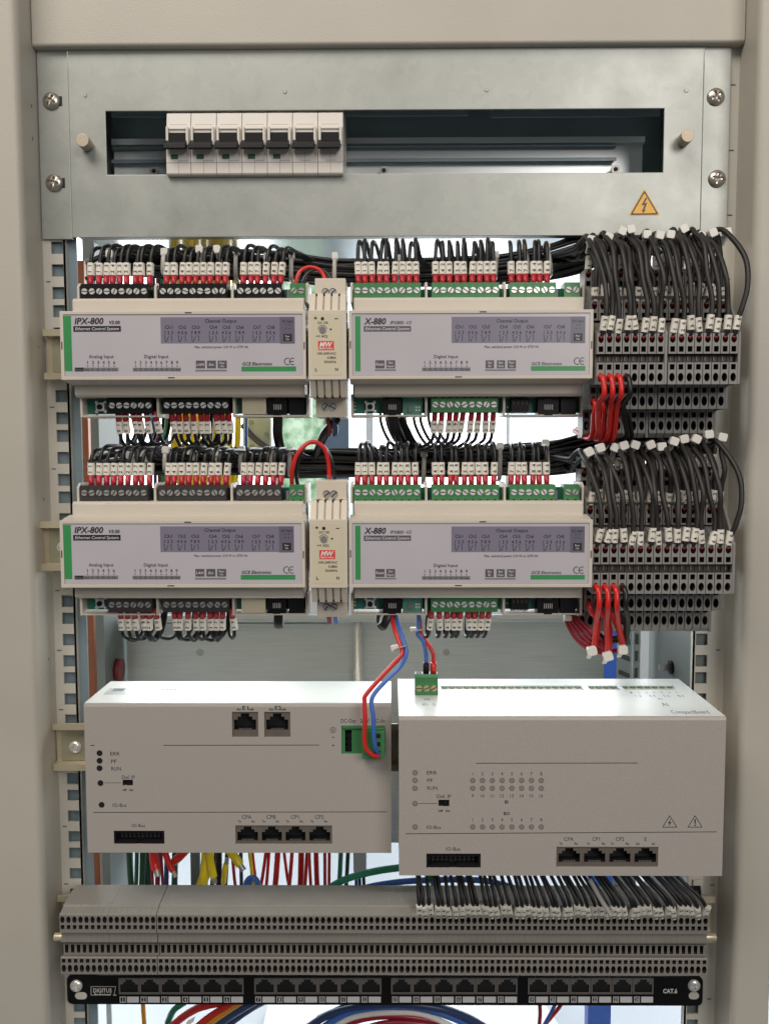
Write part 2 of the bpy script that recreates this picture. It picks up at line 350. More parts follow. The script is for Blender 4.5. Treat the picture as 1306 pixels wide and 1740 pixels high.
b = MB(); b.box(-2200, 2200, YW-25, YW+45, -215, -205); b.build('sill', 'roomwall', wn)
A = PZ(700, 1716, -698); B2 = PZ(1005, 1790, -698)
b = MB(); b.slab([(A.x-120, -2), (B2.x+30, -2), (B2.x+30, 2), (A.x-120, 2)], 0, 10); b = MB()
b.prismz([(A.x-180, A.y), (B2.x-40, A.y), (B2.x+30, B2.y-220), (A.x-180, B2.y-220)], -698, -690)
tag(b.build('paper_sheet', 'paper'), 'bright white sheet lying on the floor behind the patch panel', 'paper')
b = MB(); b.box(P(1000, 1600, 300).x, P(1049, 1100, 300).x, 300, 318, -690, P(1000, 1030, 300).z)
q = b.build('blue_board', 'bluepanel', bevel=2); tag(q, 'bright blue upright board between mounting plate and slotted rail', 'board')
b = MB(); b.box(P(930, 1720, 560).x, P(1100, 1720, 560).x, 560, 580, -690, P(930, 1660, 560).z)
q = b.build('blue_board', 'bluepanel', bevel=2); tag(q, 'blue board standing on the floor below the patch panel', 'board')

# ================================================================== CABINET
XL = P(82, 870, -5).x; XR = P(1240, 870, -5).x
ZT = P(650, 81, -2).z; ZB = P(650, 402, -2).z
cab = thing('cabinet', (0, 0, -420), 'beige painted steel cabinet frame surrounding all the mounted equipment', 'cabinet')
def rnd(r, n=6): return [(r*math.sin(math.pi/2*i/n), r*(1-math.cos(math.pi/2*i/n))) for i in range(n+1)]
for sg, xi, xo in ((-1, XL, P(-4, 1740, -33).x), (1, XR, P(1306, 1740, -33).x)):
    b = MB(); r = 6
    pr = [(xo, 6), (xo, -31), (xo-sg*2, -33)]
    pr += [(xi+sg*r-sg*dx, -33+dy) for dx, dy in rnd(r, 12)] + [(xi, 6)]
    n = len(pr); z0, z1 = -440, 400
    vs = [(x, y, z0) for x, y in pr]+[(x, y, z1) for x, y in pr]
    b.faces(vs, [(i, i+1, n+i+1, n+i) for i in range(n-1)], 0, False)
    b.faces(vs, [tuple(range(n)), tuple(range(n, 2*n)), (n-1, 0, n, 2*n-1)], 0)
    b.build('post', 'paint', cab)
zh = P(650, 75, -9).z
b = MB(); r = 2.2
pr = [(-1, 400), (-9, 400)]+[(-9+dy, zh+r-dx) for dx, dy in rnd(r)]+[(-1, zh)]
b.prism(pr, XL+0.6, XR-0.6); b.build('header', 'paint', cab)
b = MB(); b.box(XL-8, XL+0.1, -24, 20, zh, 400); b.box(XR-0.1, XR+8, -24, 20, zh, 400)
ZM = 17.3
for sg in (-1, 1):
    X0 = XL-3 if sg < 0 else XR+3; X1 = P(124, 870, 0).x if sg < 0 else P(1176, 1100, 0).x
    xc = P(98.5, 460, 0).x if sg < 0 else P(1191, 1110, 0).x
    xa, xb = min(X0, X1), max(X0, X1)
    hz = sorted(ZM+44.45*k+d for k in range(-11, 9) for d in (-6.35, 6.35, 22.225))
    b = MB(); hw = 4.3
    for i, z in enumerate(hz):
        lo = (hz[i-1]+z)/2 if i else z-9; hi = (hz[i+1]+z)/2 if i+1 < len(hz) else z+9
        b.sq(xa, xb, lo, hi, 0, xc-hw, xc+hw, z-hw, z+hw, 1.6, bottom=-1, inner=0)
    b.box(X1, X1-sg*-1.6, 0.0, 4, hz[0]-9, hz[-1]+9)
    b.box(X1+sg*1.0, X1+sg*2.6, 14.4, 16, hz[0]-9, hz[-1]+9) if False else None
    rail = b.build('rack_rail', 'railpaint', cab)
    b = MB()
    for k in range(-10, 9):
        xx = XL+3.2 if sg < 0 else XR-4.2; zz = ZM+44.45*k+14.3
        b.box(xx-1.6, xx+1.6, -0.25, 0.1, zz-0.35, zz+0.35)
    b.build('height_mark', 'greyink', rail)
# rear return behind the holes, side walls, rear rails
for sg in (-1, 1):
    x = XL-2 if sg < 0 else XR+2
    b = MB()
    if sg < 0: b.box(P(143, 870, 5).x, x, 4, 6, -440, ZB+30)
    else: b.box(P(1172, 1100, 5).x, x, 4, 6, -440, ZB+30)
    b.build('inner_post', 'bluegrey' if sg < 0 else 'inner', cab)
    b = MB(); xw = -243 if sg < 0 else 247
    b.box(xw, xw+sg*3, 112 if sg < 0 else 26, 176, -440, ZB+60)
    if sg < 0: b.box(xw, xw-10, 110, 112, -440, ZB+60)
    b.build('side_panel', 'inner', cab)
    b = MB(); xa, xb = (P(197, 1100, 170).x, P(217, 1100, 170).x) if sg < 0 else (P(1047, 1100, 170).x, P(1087, 1100, 170).x)
    xs0, xs1 = (xa+2.5, xa+6.5) if sg < 0 else (xa+1, xa+13)
    z = -440.0
    while z < ZB+60:
        if sg < 0: b.sq(xa, xb, z, z+16, 170, xs0, xs1, z+4, z+13, 2, inner=0, bottom=1)
        else:
            w = 15.5; t = (xb-4-xa)
            b.band(xa, xb-7, z, z+16, 170, [(xa+2, z+11.5), (xb-9, z+7.0)], [(xa+2, z+6.5), (xb-9, z+2.0)], 2, inner=0, bottom=1)
            b.sq(xb-7, xb, z, z+16, 169.4, xb-5.2, xb-1.6, z+3, z+13, 2, inner=0, bottom=1)
        z += 16
    b.build('slotted_rail', ['rearrail', 'inner'], cab)
# bolts on the side walls
b = MB(); c = P(1125, 1134, 110); b.cyl((247, 110, c.z), (-1, 0, 0), 6, 2, 16, 0); b.cyl((245, 110, c.z), (-1, 0, 0), 3, 9, 6, 1); b.build('wall_bolt', ['black', 'steel2'], cab)
b = MB(); c = P(176, 1138, 140); b.cyl((-243, 140, c.z), (1, 0, 0), 10, 5, 18, 0); q = b.build('wall_plug', 'ferrule2', cab); q['label'] = 'dark red round plug in the side wall'
# copper bar
b = MB(); b.box(P(147.5, 1100, 60).x, P(160, 1100, 60).x, 60, 66, -440, ZB-2)
q = b.build('copper_busbar', 'copper', bevel=0.5); tag(q, 'flat copper earth bar running down behind the perforated rail', 'busbar')
# mounting plate
zp1 = P(600, 1052, 165).z; zp0 = P(600, 1432, 165).z
mp = thing('mounting_plate', (-20, 165, zp0), 'bare galvanised mounting plate behind the two large controllers', 'mounting plate')
xa, xb = P(216, 1100, 165).x, P(1026, 1100, 165).x
b = MB(); b.box(xa, xb, 165, 167, zp0, zp1); b.build('sheet', 'plate', mp, bevel=0.4)
b = MB(); b.box(xa+4, xb-4, 150, 165, zp1, zp1+2.5); b.box(xa+4, xb-4, 149, 150.6, zp1+2.5, zp1+7); b.build('flange', 'plate', mp, bevel=0.4)
b = MB(); b.box(xa+4, P(556, 1060, 163).x, 161, 164.9, zp1-6, zp1-3.5); b.build('folded_lip', 'plate', mp, bevel=0.4)
for px in (340, 758):
    c = P(px, 1108, 164.9); b = MB(); b.cyl((c.x, 164.9, c.z), (0, -1, 0), 3.2, 0.8, 16, 0); b.build('rivet', 'steel2', mp)
c = P(608, 1100, 155); b = MB(); b.cyl((c.x, 156, zp0), (0, 0, 1), 4.2, zp1-zp0, 18); q = b.build('tie_rod', 'steel'); tag(q, 'thin round steel rod standing against the galvanised mounting plate', 'rod')
# steel bracket seen between the rows
bk = thing('steel_bracket', (P(440, 740, 120).x, 120, P(440, 775, 120).z), 'grey steel bracket with bolts between yellow cables and black cable', 'bracket')
b = MB(); A = P(413, 800, 120); B2 = P(463, 690, 120); b.box(A.x, B2.x, 120, 123, A.z, B2.z); b.box(B2.x, B2.x+1.5, 100, 123, A.z, B2.z); b.build('bracket_plate', 'rearrail', bk, bevel=0.4)
for px, py in ((427, 718), (453, 738), (428, 759)):
    c = P(px, py, 120); b = MB(); b.cyl((c.x, 120, c.z), (0, -1, 0), 2.2, 2, 6); b.build('bolt', 'steel2', bk)
b = MB(); b.tube([P(412, 722, 110), P(428, 741, 108), P(445, 755, 108), P(462, 766, 110)], 2.6, 8); b.build('strut', 'greyink', bk)

# ================================================================== DISTRIBUTION PANEL
dp = thing('distribution_panel', (0, 0, ZB), 'galvanised distribution panel with long window above the modules', 'distribution panel')
c0 = P(182, 297, -3); c1 = P(1128, 184, -3); s0 = P(118, 240, -3).x; s1 = P(1193, 240, -3).x
b = MB()
def frame(b, x0, x1, z0, z1, a0, a1, d0, d1, Ya, Yb, mi=0):
    b.box(x0, a0, Ya, Yb, z0, z1, mi); b.box(a1, x1, Ya, Yb, z0, z1, mi); b.box(a0, a1, Ya, Yb, z0, d0, mi); b.box(a0, a1, Ya, Yb, d1, z1, mi)
def hollow(b, x0, x1, z0, z1, a0, a1, d0, d1, Ya, Yb, mi=0):     # a plate with one rectangular hole, one piece
    o = [(x0, z0), (x1, z0), (x1, z1), (x0, z1)]; i = [(a0, d0), (a1, d0), (a1, d1), (a0, d1)]
    vs = [(x, Ya, z) for x, z in o+i]+[(x, Yb, z) for x, z in o+i]
    fs = []
    for k in range(4):
        j = (k+1) % 4
        fs += [(k, j, 4+j, 4+k), (8+k, 12+k, 12+j, 8+j), (k, 8+k, 8+j, j), (4+k, 4+j, 12+j, 12+k)]
    b.faces(vs, fs, mi)
hollow(b, s0+0.4, s1-0.4, ZB, ZT, c0.x, c1.x, c0.z, c1.z, -3, -1.4)
b.build('face_plate', 'galv', dp, bevel=0.35)
b = MB(); b.box(s0+4, s1-4, -1.4, 6, ZB+0.2, ZB+2.2); b.build('bottom_fold', 'galv', dp, bevel=0.5)
for sg in (-1, 1):
    xo = -241.3 if sg < 0 else 241.3; xi = s0 if sg < 0 else s1
    b = MB(); b.box(xo, xi, -2.3, -0.4, ZB-1, ZT-0.5); b.build('mounting_flange', 'galv', dp, bevel=0.35)
b = MB(); b.box(s0+8, s1-8, 6, 122, ZB+2, ZB+3.5); b.build('box_floor', 'under', dp)
b = MB(); b.box(s0+8, s1-8, 6, 122, ZT-4, ZT-2.5); b.box(s0+8, s0+9.5, 6, 122, ZB+3.5, ZT-4); b.box(s1-9.5, s1-8, 6, 122, ZB+3.5, ZT-4); b.build('box_shell', 'inner', dp)
b = MB(); b.box(s0+9.5, s1-9.5, 63, 64.5, ZB+3.5, ZT-4); b.build('back_panel', 'bluegrey', dp)
# dark folded lips behind the window's top edge
for x0, x1 in ((190, 795), (833, 1120)):
    b = MB(); a = P(x0, 199, 12); c = P(x1, 182, 12); b.box(a.x, c.x, 12, 13.5, a.z, c.z+6); b.box(a.x, a.x+1, 2, 12, c.z-3, c.z+6) ; b.build('inner_lip', 'bluegrey', dp)
# screws, knobs, rivets
for px, py in ((88, 172), (93, 311), (1215, 165), (1217, 304)):
    c = P(px, py, -2.4); o = link('screw', XS, dp, c, Euler((0, random.uniform(0, 1.5), 0)))
    b = MB(); b.slab([(c.x+2, c.z-3.4), (c.x+7.4, c.z-3.4), (c.x+7.4, c.z+3.4), (c.x+2, c.z+3.4)] if px < 600 else [(c.x-4, c.z-3.2), (c.x+4, c.z-3.2), (c.x+4, c.z+3.2), (c.x-4, c.z+3.2)], -2.36, -2.2); b.build('screw_slot', 'dark', dp)
for px, py in ((140, 238), (1168, 230)):
    c = P(px, py, -14); b = MB(); b.cyl((c.x, -2.9, c.z), (0, -1, 0), 3.6, 2, 20); b.cyl((c.x, -4.8, c.z), (0, -1, 0), 4.4, 9.2, 24); b.build('thumb_screw', 'knob', dp, bevel=0.3)
for px, py in ((145, 162), (484, 156), (826, 153), (1165, 154)):
    c = P(px, py, -3); b = MB(); b.cyl((c.x, -2.9, c.z), (0, -1, 0), 1.6, 0.6, 12, r2=1.2); b.build('rivet', 'galv', dp)
# din rail inside the panel
zr = P(650, 275, 47).z; xa, xb = s0+14, s1-26
b = MB()
prof = [(46, zr+17.5), (46, zr+13.2), (52, zr+12.6), (52, zr-12.6), (46, zr-13.2), (46, zr-17.5), (47.2, zr-17.5), (47.2, zr-14.2), (53.4, zr-13.8), (53.4, zr+13.8), (47.2, zr+14.2), (47.2, zr+17.5)]
b.prism(prof, xa, xb); b.build('din_rail', 'dinsteel', dp)
b = MB(); b.box(xa, P(1044, 285, 56).x, 56, 57.5, zr-30, zr+9); b.build('cable_guard', 'dinsteel', dp)
b = MB(); a_ = P(650, 272, 46).z; b.box(xa, P(1046, 285, 46).x, 45.4, 52, a_, a_+1.1); b.box(xa, P(1046, 285, 46).x, 45.4, 46.2, a_-1.4, a_); b.build('rail_shade_line', 'bluegrey', dp)  # added dark ledge, its colour standing in for a shadow line on the rail
b = MB(); a_ = P(650, 250, 46).z; b.box(xa, P(1046, 285, 46).x, 45.6, 52, a_, a_+.9); b.build('rail_shade_line', 'bluegrey', dp)  # dark strip below the upper lip, shade put into its colour
for px, py in ((262, 291), (652, 290), (1045, 288)):
    c = P(px, py, 44); b = MB(); b.cyl((c.x, 46, c.z), (0, -1, 0), 3.4, 2.6, 18, 0); b.cyl((c.x, 43.3, c.z), (0, -1, 0), 1.8, 0.15, 6, 1); b.build('rail_screw', ['steel2', 'dark'], dp)
# warning sign
ws = thing('warning_sign', P(1094, 368, -3), 'yellow triangular electric shock sticker on the galvanised panel', 'warning sign')
a = P(1067, 367, -3.15); c = P(1121, 366, -3.15); t = P(1094, 320, -3.15)
def tri(b, k, Y, mi, r=0.14):
    g = Vector((a.x+c.x+t.x, 0, a.z+c.z+t.z))/3; pts = []
    cs = [Vector((p.x, 0, p.z)) for p in (a, c, t)]
    for i in range(3):
        p = cs[i]; u = (cs[i-1]-p)*r*0.5; w = (cs[(i+1) % 3]-p)*r*0.5
        for s_ in (0.0, 0.5, 1.0): pts.append(p+u*(1-s_)**2*k+w*s_**2*k)
    b.face([(g.x+(p.x-g.x)*k, Y, g.z+(p.z-g.z)*k) for p in pts], mi)
b = MB(); tri(b, 1.0, -3.10, 0); tri(b, 0.90, -3.2, 1); tri(b, 0.74, -3.3, 0); b.build('sign_face', ['yellow_print', 'ink'], ws, fix=False)
b = MB()
bolt = [(1096, 336), (1089, 349), (1094, 348), (1091, 357), (1089, 356), (1092, 362), (1097, 356), (1094, 357), (1099, 344), (1094, 345.5), (1099, 336)]
b.face([P(x, y, -3.4) for x, y in reversed(bolt)]); b.build('bolt_symbol', 'ink', ws)

# ================================================================== CIRCUIT BREAKERS
ex = [281.9, 323.8, 367.3, 410.7, 453.7, 496.6, 539.6, 582.8]
br_lab = ['circuit breaker with green window at the free end of the row', 'circuit breaker with green window, next to the end one', 'circuit breaker with green window, third from the open end', 'circuit breaker with green window, fourth from the open end', 'circuit breaker with green window beside the windowless pair', 'circuit breaker without green window, beside the last green one', 'circuit breaker without green window, at the end near bare rail']
YF = -8.0
za = P(430, 296.5, YF).z; zb = P(430, 187, YF).z
for i in range(7):
    x0 = P(ex[i], 250, YF).x+0.15; x1 = P(ex[i+1], 250, YF).x-0.15; w = x1-x0
    br = thing('circuit_breaker', ((x0+x1)/2, 40, za), br_lab[i], 'circuit breaker', 'breakers in the distribution panel window')
    zc1 = P(430, 217, YF).z; zc0 = P(430, 256, YF).z
    b = MB()
    prof = [(44, za-14), (8, za-14), (8, za), (YF+1, za), (YF, za+1), (YF, zc0), (YF-0.0, zc1), (YF+2.2, zc1+2.2), (YF+3.4, zb-1), (YF+5, zb), (8, zb), (8, zb+14), (44, zb+14)]
    b.prism(prof, x0, x1); b.build('body', 'mcb', br, bevel=0.35)
    b = MB(); hx0, hx1 = x0+2.4, x1-2.4
    b.box(hx0-1.7, hx0, YF-3.2, YF+0.4, zc0+3, zc1); b.box(hx1, hx1+1.7, YF-3.2, YF+0.4, zc0+3, zc1); b.box(hx0, hx1, YF-1.0, YF+0.4, zc1-1.2, zc1)
    b.build('toggle_guard', 'mcb', br, bevel=0.5)
    b = MB(); zz1 = P(430, 222, YF-2).z; zz0 = P(430, 242, YF-2).z; zz2 = P(430, 253, YF-8).z
    b.box(hx0+0.2, hx1-0.2, YF-2, YF+0.2, zz0-2, zz1-1)
    b.prism([(YF-2, zz0-1), (YF-4, zz0+1), (YF-8.5, zz2+4), (YF-8.8, zz2+0.6), (YF-7.5, zz2), (YF-1, zz0-4)], hx0-2.0, hx1+0.8)
    b.build('toggle', 'black', br, bevel=0.3)
    b = MB(); pz = lambda y: P(430, y, YF).z
    b.box(x0, x1, YF-0.06, YF+0.01, pz(276.4), pz(275.6)); b.box((x0+x1)/2-.12, (x0+x1)/2+.12, YF-0.06, YF+0.01, za+0.4, pz(259) if i > 4 else pz(272)); b.build('seam', 'strip', br)
    b = MB(); k = P(ex[i]+ (12 if i else 10), 250, YF).x-P(ex[i], 250, YF).x
    if i < 5:
        b.box(x0+k-0.9, x0+k+4.2, YF-0.12, YF, pz(270), pz(262)); b.build('indicator_window', 'mcbg', br, bevel=0.05)
    b = MB()
    for j in range(6): b.box(x0+9+j*1.15-(3 if i > 4 else 0), x0+9.6+j*1.15-(3 if i > 4 else 0), YF-0.05, YF, pz(273.6), pz(272))
    b.build('lettering', 'strip', br)
    b = MB()
    b.box(x0+2.4, x0+w-2.4, YF+2.3, YF+2.6, pz(213.6)+1.2, pz(212)+1.2)
    b.build('lettering', 'strip', br)

# ================================================================== DIN RAILS
DY2 = -8.0
DZ = P(300, 884, -62+DY2).z-P(300, 528, -62).z
DX2 = ((P(103, 940, -62+DY2).x-P(103, 590, -62).x)+(P(1006, 940, -62+DY2).x-P(1007, 590, -62).x))/2
DZS = P(1130, 966, -66).z-P(1130, 608.5, -66).z
def dinrail(zc, x0, x1, label, yb=-3.0):
    t = thing('din_rail', ((x0+x1)/2, yb, zc), label, 'rail')
    b = MB()
    prof = [(yb-9, zc+17.5), (yb-9, zc+12.8), (yb-1.6, zc+12.2), (yb-1.6, zc-12.2), (yb-9, zc-12.8), (yb-9, zc-17.5), (yb-7.4, zc-17.5), (yb-7.4, zc-14.2), (yb, zc-13.8), (yb, zc+13.8), (yb-7.4, zc+14.2), (yb-7.4, zc+17.5)]
    b.prism(prof, x0, x1); b.build('rail', 'dinrail', t)
    for px in (x0, x1):
        sg = 1 if px == x0 else -1
        b = MB(); b.box(px+sg*4, px+sg*26, yb-2.6, yb-1.7, zc-12, zc+12); b.build('bracket', 'bracket', t, bevel=0.2)
        o = link('screw', XS2, t, (px+sg*14, yb-2.5, zc-2), Euler((0, 0.6+px, 0)))
    return t
dinrail(P(100, 602, -12).z, P(74, 602, -12).x, P(1232, 602, -12).x, 'yellowish mounting rail behind the upper row of modules')
dinrail(P(100, 926, -12).z, P(76, 926, -12).x, P(1228, 926, -12).x, 'yellowish mounting rail behind the lower row of modules', -3.0+DY2)
dinrail(P(100, 1270, -12).z, P(90, 1270, -12).x, P(1222, 1270, -12).x, 'yellowish mounting rail behind the two large white-topped controllers')
dinrail(P(100, 1561, -12).z, P(99, 1572, -12).x, P(1213, 1572, -12).x, 'mounting rail with pale ends behind the long terminal strips')

# ================================================================== RELAY MODULES
YFm, YMd, YBs = -62.0, -46.0, -37.0
ZF1 = P(300, 528, YFm).z; ZF0 = P(300, 645, YFm).z; ZC = (ZF1+ZF0)/2
ZMt, ZMb = ZC+33.0, ZC-32.0; ZBt, ZBb = ZC+45.0, ZC-45.0
def strip_block(name, xs, z0, z1, y0, m, parent, scr, downward=False):
    """one pluggable terminal strip: body with a screw and a wire hole per pole"""
    pitch = (xs[-1]-xs[0])/(len(xs)-1) if len(xs) > 1 else 5.08
    b = MB(); x0 = xs[0]-pitch*0.55; x1 = xs[-1]+pitch*0.55
    b.box(x0, x1, y0, y0+12, z0, z1, 0)
    ze = z0 if not downward else z1
    for x in xs:                                           # raised frame between poles and a shallow slot under each screw
        b.box(x+pitch*0.5-0.25, x+pitch*0.5+0.25, y0-0.25, y0, z0+0.4, z1-0.4, 0)
        b.box(x-0.8, x+0.8, y0-0.08, y0+0.1, (z0+1.0 if not downward else z1-2.4), (z0+2.4 if not downward else z1-1.0), 1)
    t = b.build(name, [m, 'dark'], parent)
    for x in xs: link('screw', scr, t, (x, y0-0.1, (z0+z1)/2+(1.0 if not downward else -0.8)), Euler((0, random.uniform(-1.2, 1.2), 0)))
    return t
def px_list(px0, n, pitch, Y=-39.0): return [P(px0+pitch*i, 500, Y).x for i in range(n)]
def plate_text(parent, items, mats, name='lettering'):
    b = MB()
    for it in items: it(b)
    return b.build(name, mats, parent, fix=False)
def module(kind):
    ipx = kind == 'ipx'
    pxa, pxb = (103, 519.5) if ipx else (592.5, 1007)
    x0, x1 = P(pxa, 590, YFm).x, P(pxb, 590, YFm).x
    mo = thing('relay_module', ((x0+x1)/2, -8, ZBb), '', 'relay module', 'relay modules on the two rails')
    # body: middle block and front block with a recessed label
    b = MB()
    prof = [(YMd, ZMb+1.5), (YMd, ZMt-1.5), (YMd+2, ZMt), (-14, ZMt), (-14, ZMb), (YMd+2, ZMb)]
    b.prism(prof, x0+2.6, x1-2.6)
    b.build('housing', 'house', mo, bevel=0.5)
    b = MB(); bz = 2.2
    o = [(x0+1.2, ZF0), (x1-1.2, ZF0), (x1-1.2, ZF1), (x0+1.2, ZF1)]
    hollow(b, x0, x1, ZF0, ZF1, x0+bz, x1-bz, ZF0+bz, ZF1-bz, YFm, YFm+1.0)
    b.build('label_frame', 'house', mo, bevel=0.3)
    b = MB(); b.prism([(YFm+1.0, ZF0+0.2), (YFm+1.0, ZF1-0.2), (YMd, ZF1+2.2), (YMd+3, ZF1+2.2), (YMd+3, ZF0-2.2), (YMd, ZF0-2.2)], x0+0.2, x1-0.2); b.build('front_shell', 'house', mo, bevel=0.4)
    YL = YFm+0.55
    b = MB(); b.box(x0+bz+0.15, x1-bz-0.15, YL, YFm+0.98, ZF0+bz+0.15, ZF1-bz-0.15); lab = b.build('front_label', 'label', mo)
    b = MB(); Y1, Y2, Y3, Y4 = YL-0.05, YL-0.12, YL-0.19, YL-0.26
    T = lambda s, cx, yt, yb, Y=None, mi=2, **k: putc(b, s, cx, yt, yb, Y or Y4, mi, **k)
    # colour blocks: 0 purple 1 dark purple 2 ink 3 green 4 grey strip 5 white 6 grey ink
    if ipx:
        qx = lambda x: 100+x/3.1095; qy = lambda y: 520+y/3.1095
        rect(b, qx(33), qx(65), qy(52), qy(345), Y1, 3)
        put(b, 'IPX-800', qx(84), qx(236), qy(62), qy(95), Y4, 2, bold=.02, shear=.2)
        put(b, 'V3.00', qx(266), qx(323), qy(77), qy(95), Y4, 2, bold=.02, shear=.2)
        rect(b, qx(78), qx(328), qy(105), qy(136), Y2, 2); put(b, 'Ethernet Control System', qx(88), qx(318), qy(111), qy(128), Y4, 5, shear=.2)
        rect(b, qx(540), qx(1245), qy(57), qy(198), Y1, 0); rect(b, qx(1168), qx(1245), qy(57), qy(198), Y2, 1)
        put(b, 'Channel Output', qx(772), qx(938), qy(68), qy(87), Y4, 2)
        cx = [580, 652, 722, 815, 885, 955, 1045, 1118]
        for i, c in enumerate(cx):
            put(b, 'Ch%d' % (i+1), qx(c-19), qx(c+21), qy(102), qy(120), Y4, 2)
            g = [1, 4, 7][i % 3] if i < 6 else [1, 4][i-6]
            for j in range(3): T(str(g+j), qx(c-19+19*j), qy(131), qy(148))
            for xa, ya, xb, yb in ((c-18, 157, c-18, 186), (c-18, 186, c-10, 186), (c-10, 186, c+1, 159), (c+17, 157, c+17, 186), (c-24, 157, c-18, 157), (c+11, 157, c+17, 157)): line(b, qx(xa), qy(ya), qx(xb), qy(yb), Y4, 0.28, 2)
        put(b, 'DC Input', qx(1180), qx(1236), qy(73), qy(86), Y4, 2)
        for xx in (1200, 1218):
            for yy in (98, 117): rect(b, qx(xx-2), qx(xx+3), qy(yy-2), qy(yy+3), Y4, 2)
        rect(b, qx(1186), qx(1231), qy(147), qy(186), Y3, 2); T('Pwr', qx(1208), qy(155), qy(165), mi=5); T('12v', qx(1208), qy(170), qy(180), mi=5)
        put(b, 'Max. switched power: 210 W or 2770 VA', qx(718), qx(1000), qy(209), qy(222), Y4, 2)
        put(b, 'Analog Input', qx(160), qx(290), qy(257), qy(275), Y4, 2); put(b, 'Digital Input', qx(452), qx(579), qy(257), qy(275), Y4, 2)
        for j in range(6): T(str(j+1), qx(153+28*j), qy(289), qy(306)); rect(b, qx(151+28*j), qx(156+28*j), qy(314), qy(319), Y4, 2)
        for j in range(9): T(str(j+1), qx(405+27.5*j), qy(289), qy(306)); rect(b, qx(403+27.5*j), qx(408+27.5*j), qy(314), qy(319), Y4, 2)
        rect(b, qx(85), qx(315), qy(325), qy(345), Y2, 4); rect(b, qx(85), qx(131), qy(325), qy(345), Y3, 2); rect(b, qx(392), qx(645), qy(325), qy(345), Y2, 4)
        put(b, 'Reset', qx(88), qx(127), qy(330), qy(341), Y4, 4)
        for j, s_ in enumerate(['Gnd', 'A1', 'A2', 'A3', 'A4', '3.3v']): T(s_, qx(149+29*j), qy(330), qy(341), k=.9)
        for j, s_ in enumerate(['D1', 'D2', 'D3', 'D4', 'D5', 'D6', 'D7', 'D8', 'Gnd']): T(s_, qx(407+27.6*j), qy(330), qy(341), k=.9)
        bx = [(725, 772, 'LAN', ''), (783, 830, 'Ext', ''), (840, 887, 'Pwr', '12v')]
        for xa, xb, s1, s2 in bx:
            rect(b, qx(xa), qx(xb), qy(288), qy(329), Y2, 6)
            if s2: T(s1, qx((xa+xb)/2), qy(295), qy(307), mi=5); T(s2, qx((xa+xb)/2), qy(312), qy(323), mi=5)
            else: T(s1, qx((xa+xb)/2), qy(302), qy(316), mi=5, shear=.2)
        rect(b, qx(722), qx(887), qy(336), qy(345), Y2, 4)
        put(b, 'GCE Electronics', qx(970), qx(1126), qy(296), qy(313), Y4, 2, bold=.01, shear=.2)
        rect(b, qx(965), qx(1253), qy(319), qy(346), Y1, 3)
        ce = [(1208, 292), (1235, 292)]
    else:
        qx = lambda x: 500+x/2.561; qy = lambda y: 390+y/2.561
        rect(b, qx(265), qx(287), qy(377), qy(617), Y1, 3)
        put(b, 'X-880', qx(303), qx(398), qy(385), qy(412), Y4, 2, bold=.02, shear=.2)
        put(b, 'IPX800 -V3', qx(417), qx(508), qy(397), qy(412), Y4, 2, shear=.2)
        rect(b, qx(302), qx(507), qy(420), qy(444), Y2, 6); put(b, 'Ethernet Control System', qx(309), qx(500), qy(425), qy(438), Y4, 5, shear=.2)
        rect(b, qx(683), qx(1265), qy(378), qy(494), Y1, 0); rect(b, qx(1200), qx(1265), qy(378), qy(494), Y2, 1)
        put(b, 'Channel Output', qx(878), qx(1017), qy(389), qy(404), Y4, 2)
        cx = [716, 775, 832, 909, 967, 1025, 1101, 1158]
        for i, c in enumerate(cx):
            put(b, 'Ch%d' % (i+1), qx(c-16), qx(c+17), qy(415), qy(430), Y4, 2)
            g = [1, 4, 7][i % 3] if i < 6 else [1, 4][i-6]
            for j in range(3): T(str(g+j), qx(c-16+16*j), qy(440), qy(454))
            for xa, ya, xb, yb in ((c-15, 460, c-15, 485), (c-15, 485, c-8, 485), (c-8, 485, c+1, 462), (c+14, 460, c+14, 485), (c-20, 460, c-15, 460), (c+9, 460, c+14, 460)): line(b, qx(xa), qy(ya), qx(xb), qy(yb), Y4, 0.28, 2)
        put(b, 'DC Input', qx(1209), qx(1257), qy(392), qy(403), Y4, 2)
        for xx in (1226, 1241):
            for yy in (414, 430): rect(b, qx(xx-2), qx(xx+2), qy(yy-2), qy(yy+2), Y4, 2)
        rect(b, qx(1214), qx(1252), qy(452), qy(485), Y3, 2); T('Pwr', qx(1233), qy(458), qy(467), mi=5); T('12v', qx(1233), qy(471), qy(480), mi=5)
        put(b, 'Max. switched power: 210 W or 2770 VA', qx(827), qx(1062), qy(504), qy(515), Y4, 2)
        put(b, 'Digital Input', qx(607), qx(712), qy(545), qy(559), Y4, 2)
        for j in range(9): T(str(j+1), qx(567+22.8*j), qy(571), qy(585)); rect(b, qx(565+22.8*j), qx(569+22.8*j), qy(592), qy(596), Y4, 2)
        rect(b, qx(555), qx(765), qy(600), qy(616), Y2, 4)
        for j, s_ in enumerate(['D1', 'D2', 'D3', 'D4', 'D5', 'D6', 'D7', 'D8', 'Gnd']): T(s_, qx(568+22.8*j), qy(604), qy(613), k=.9)
        for xa, xb, s1, s2 in ((352, 392, 'Reset', ''), (400, 438, 'Ext', 'Input'), (831, 868, 'Set', 'ID'), (880, 916, 'Ext', 'Out'), (926, 963, 'Pwr', '12v')):
            rect(b, qx(xa), qx(xb), qy(569), qy(604), Y2, 6)
            if s2: T(s1, qx((xa+xb)/2), qy(574), qy(584), mi=5); T(s2, qx((xa+xb)/2), qy(589), qy(599), mi=5)
            else: put(b, s1, qx(xa+3), qx(xb-3), qy(579), qy(592), Y4, 5, shear=.15)
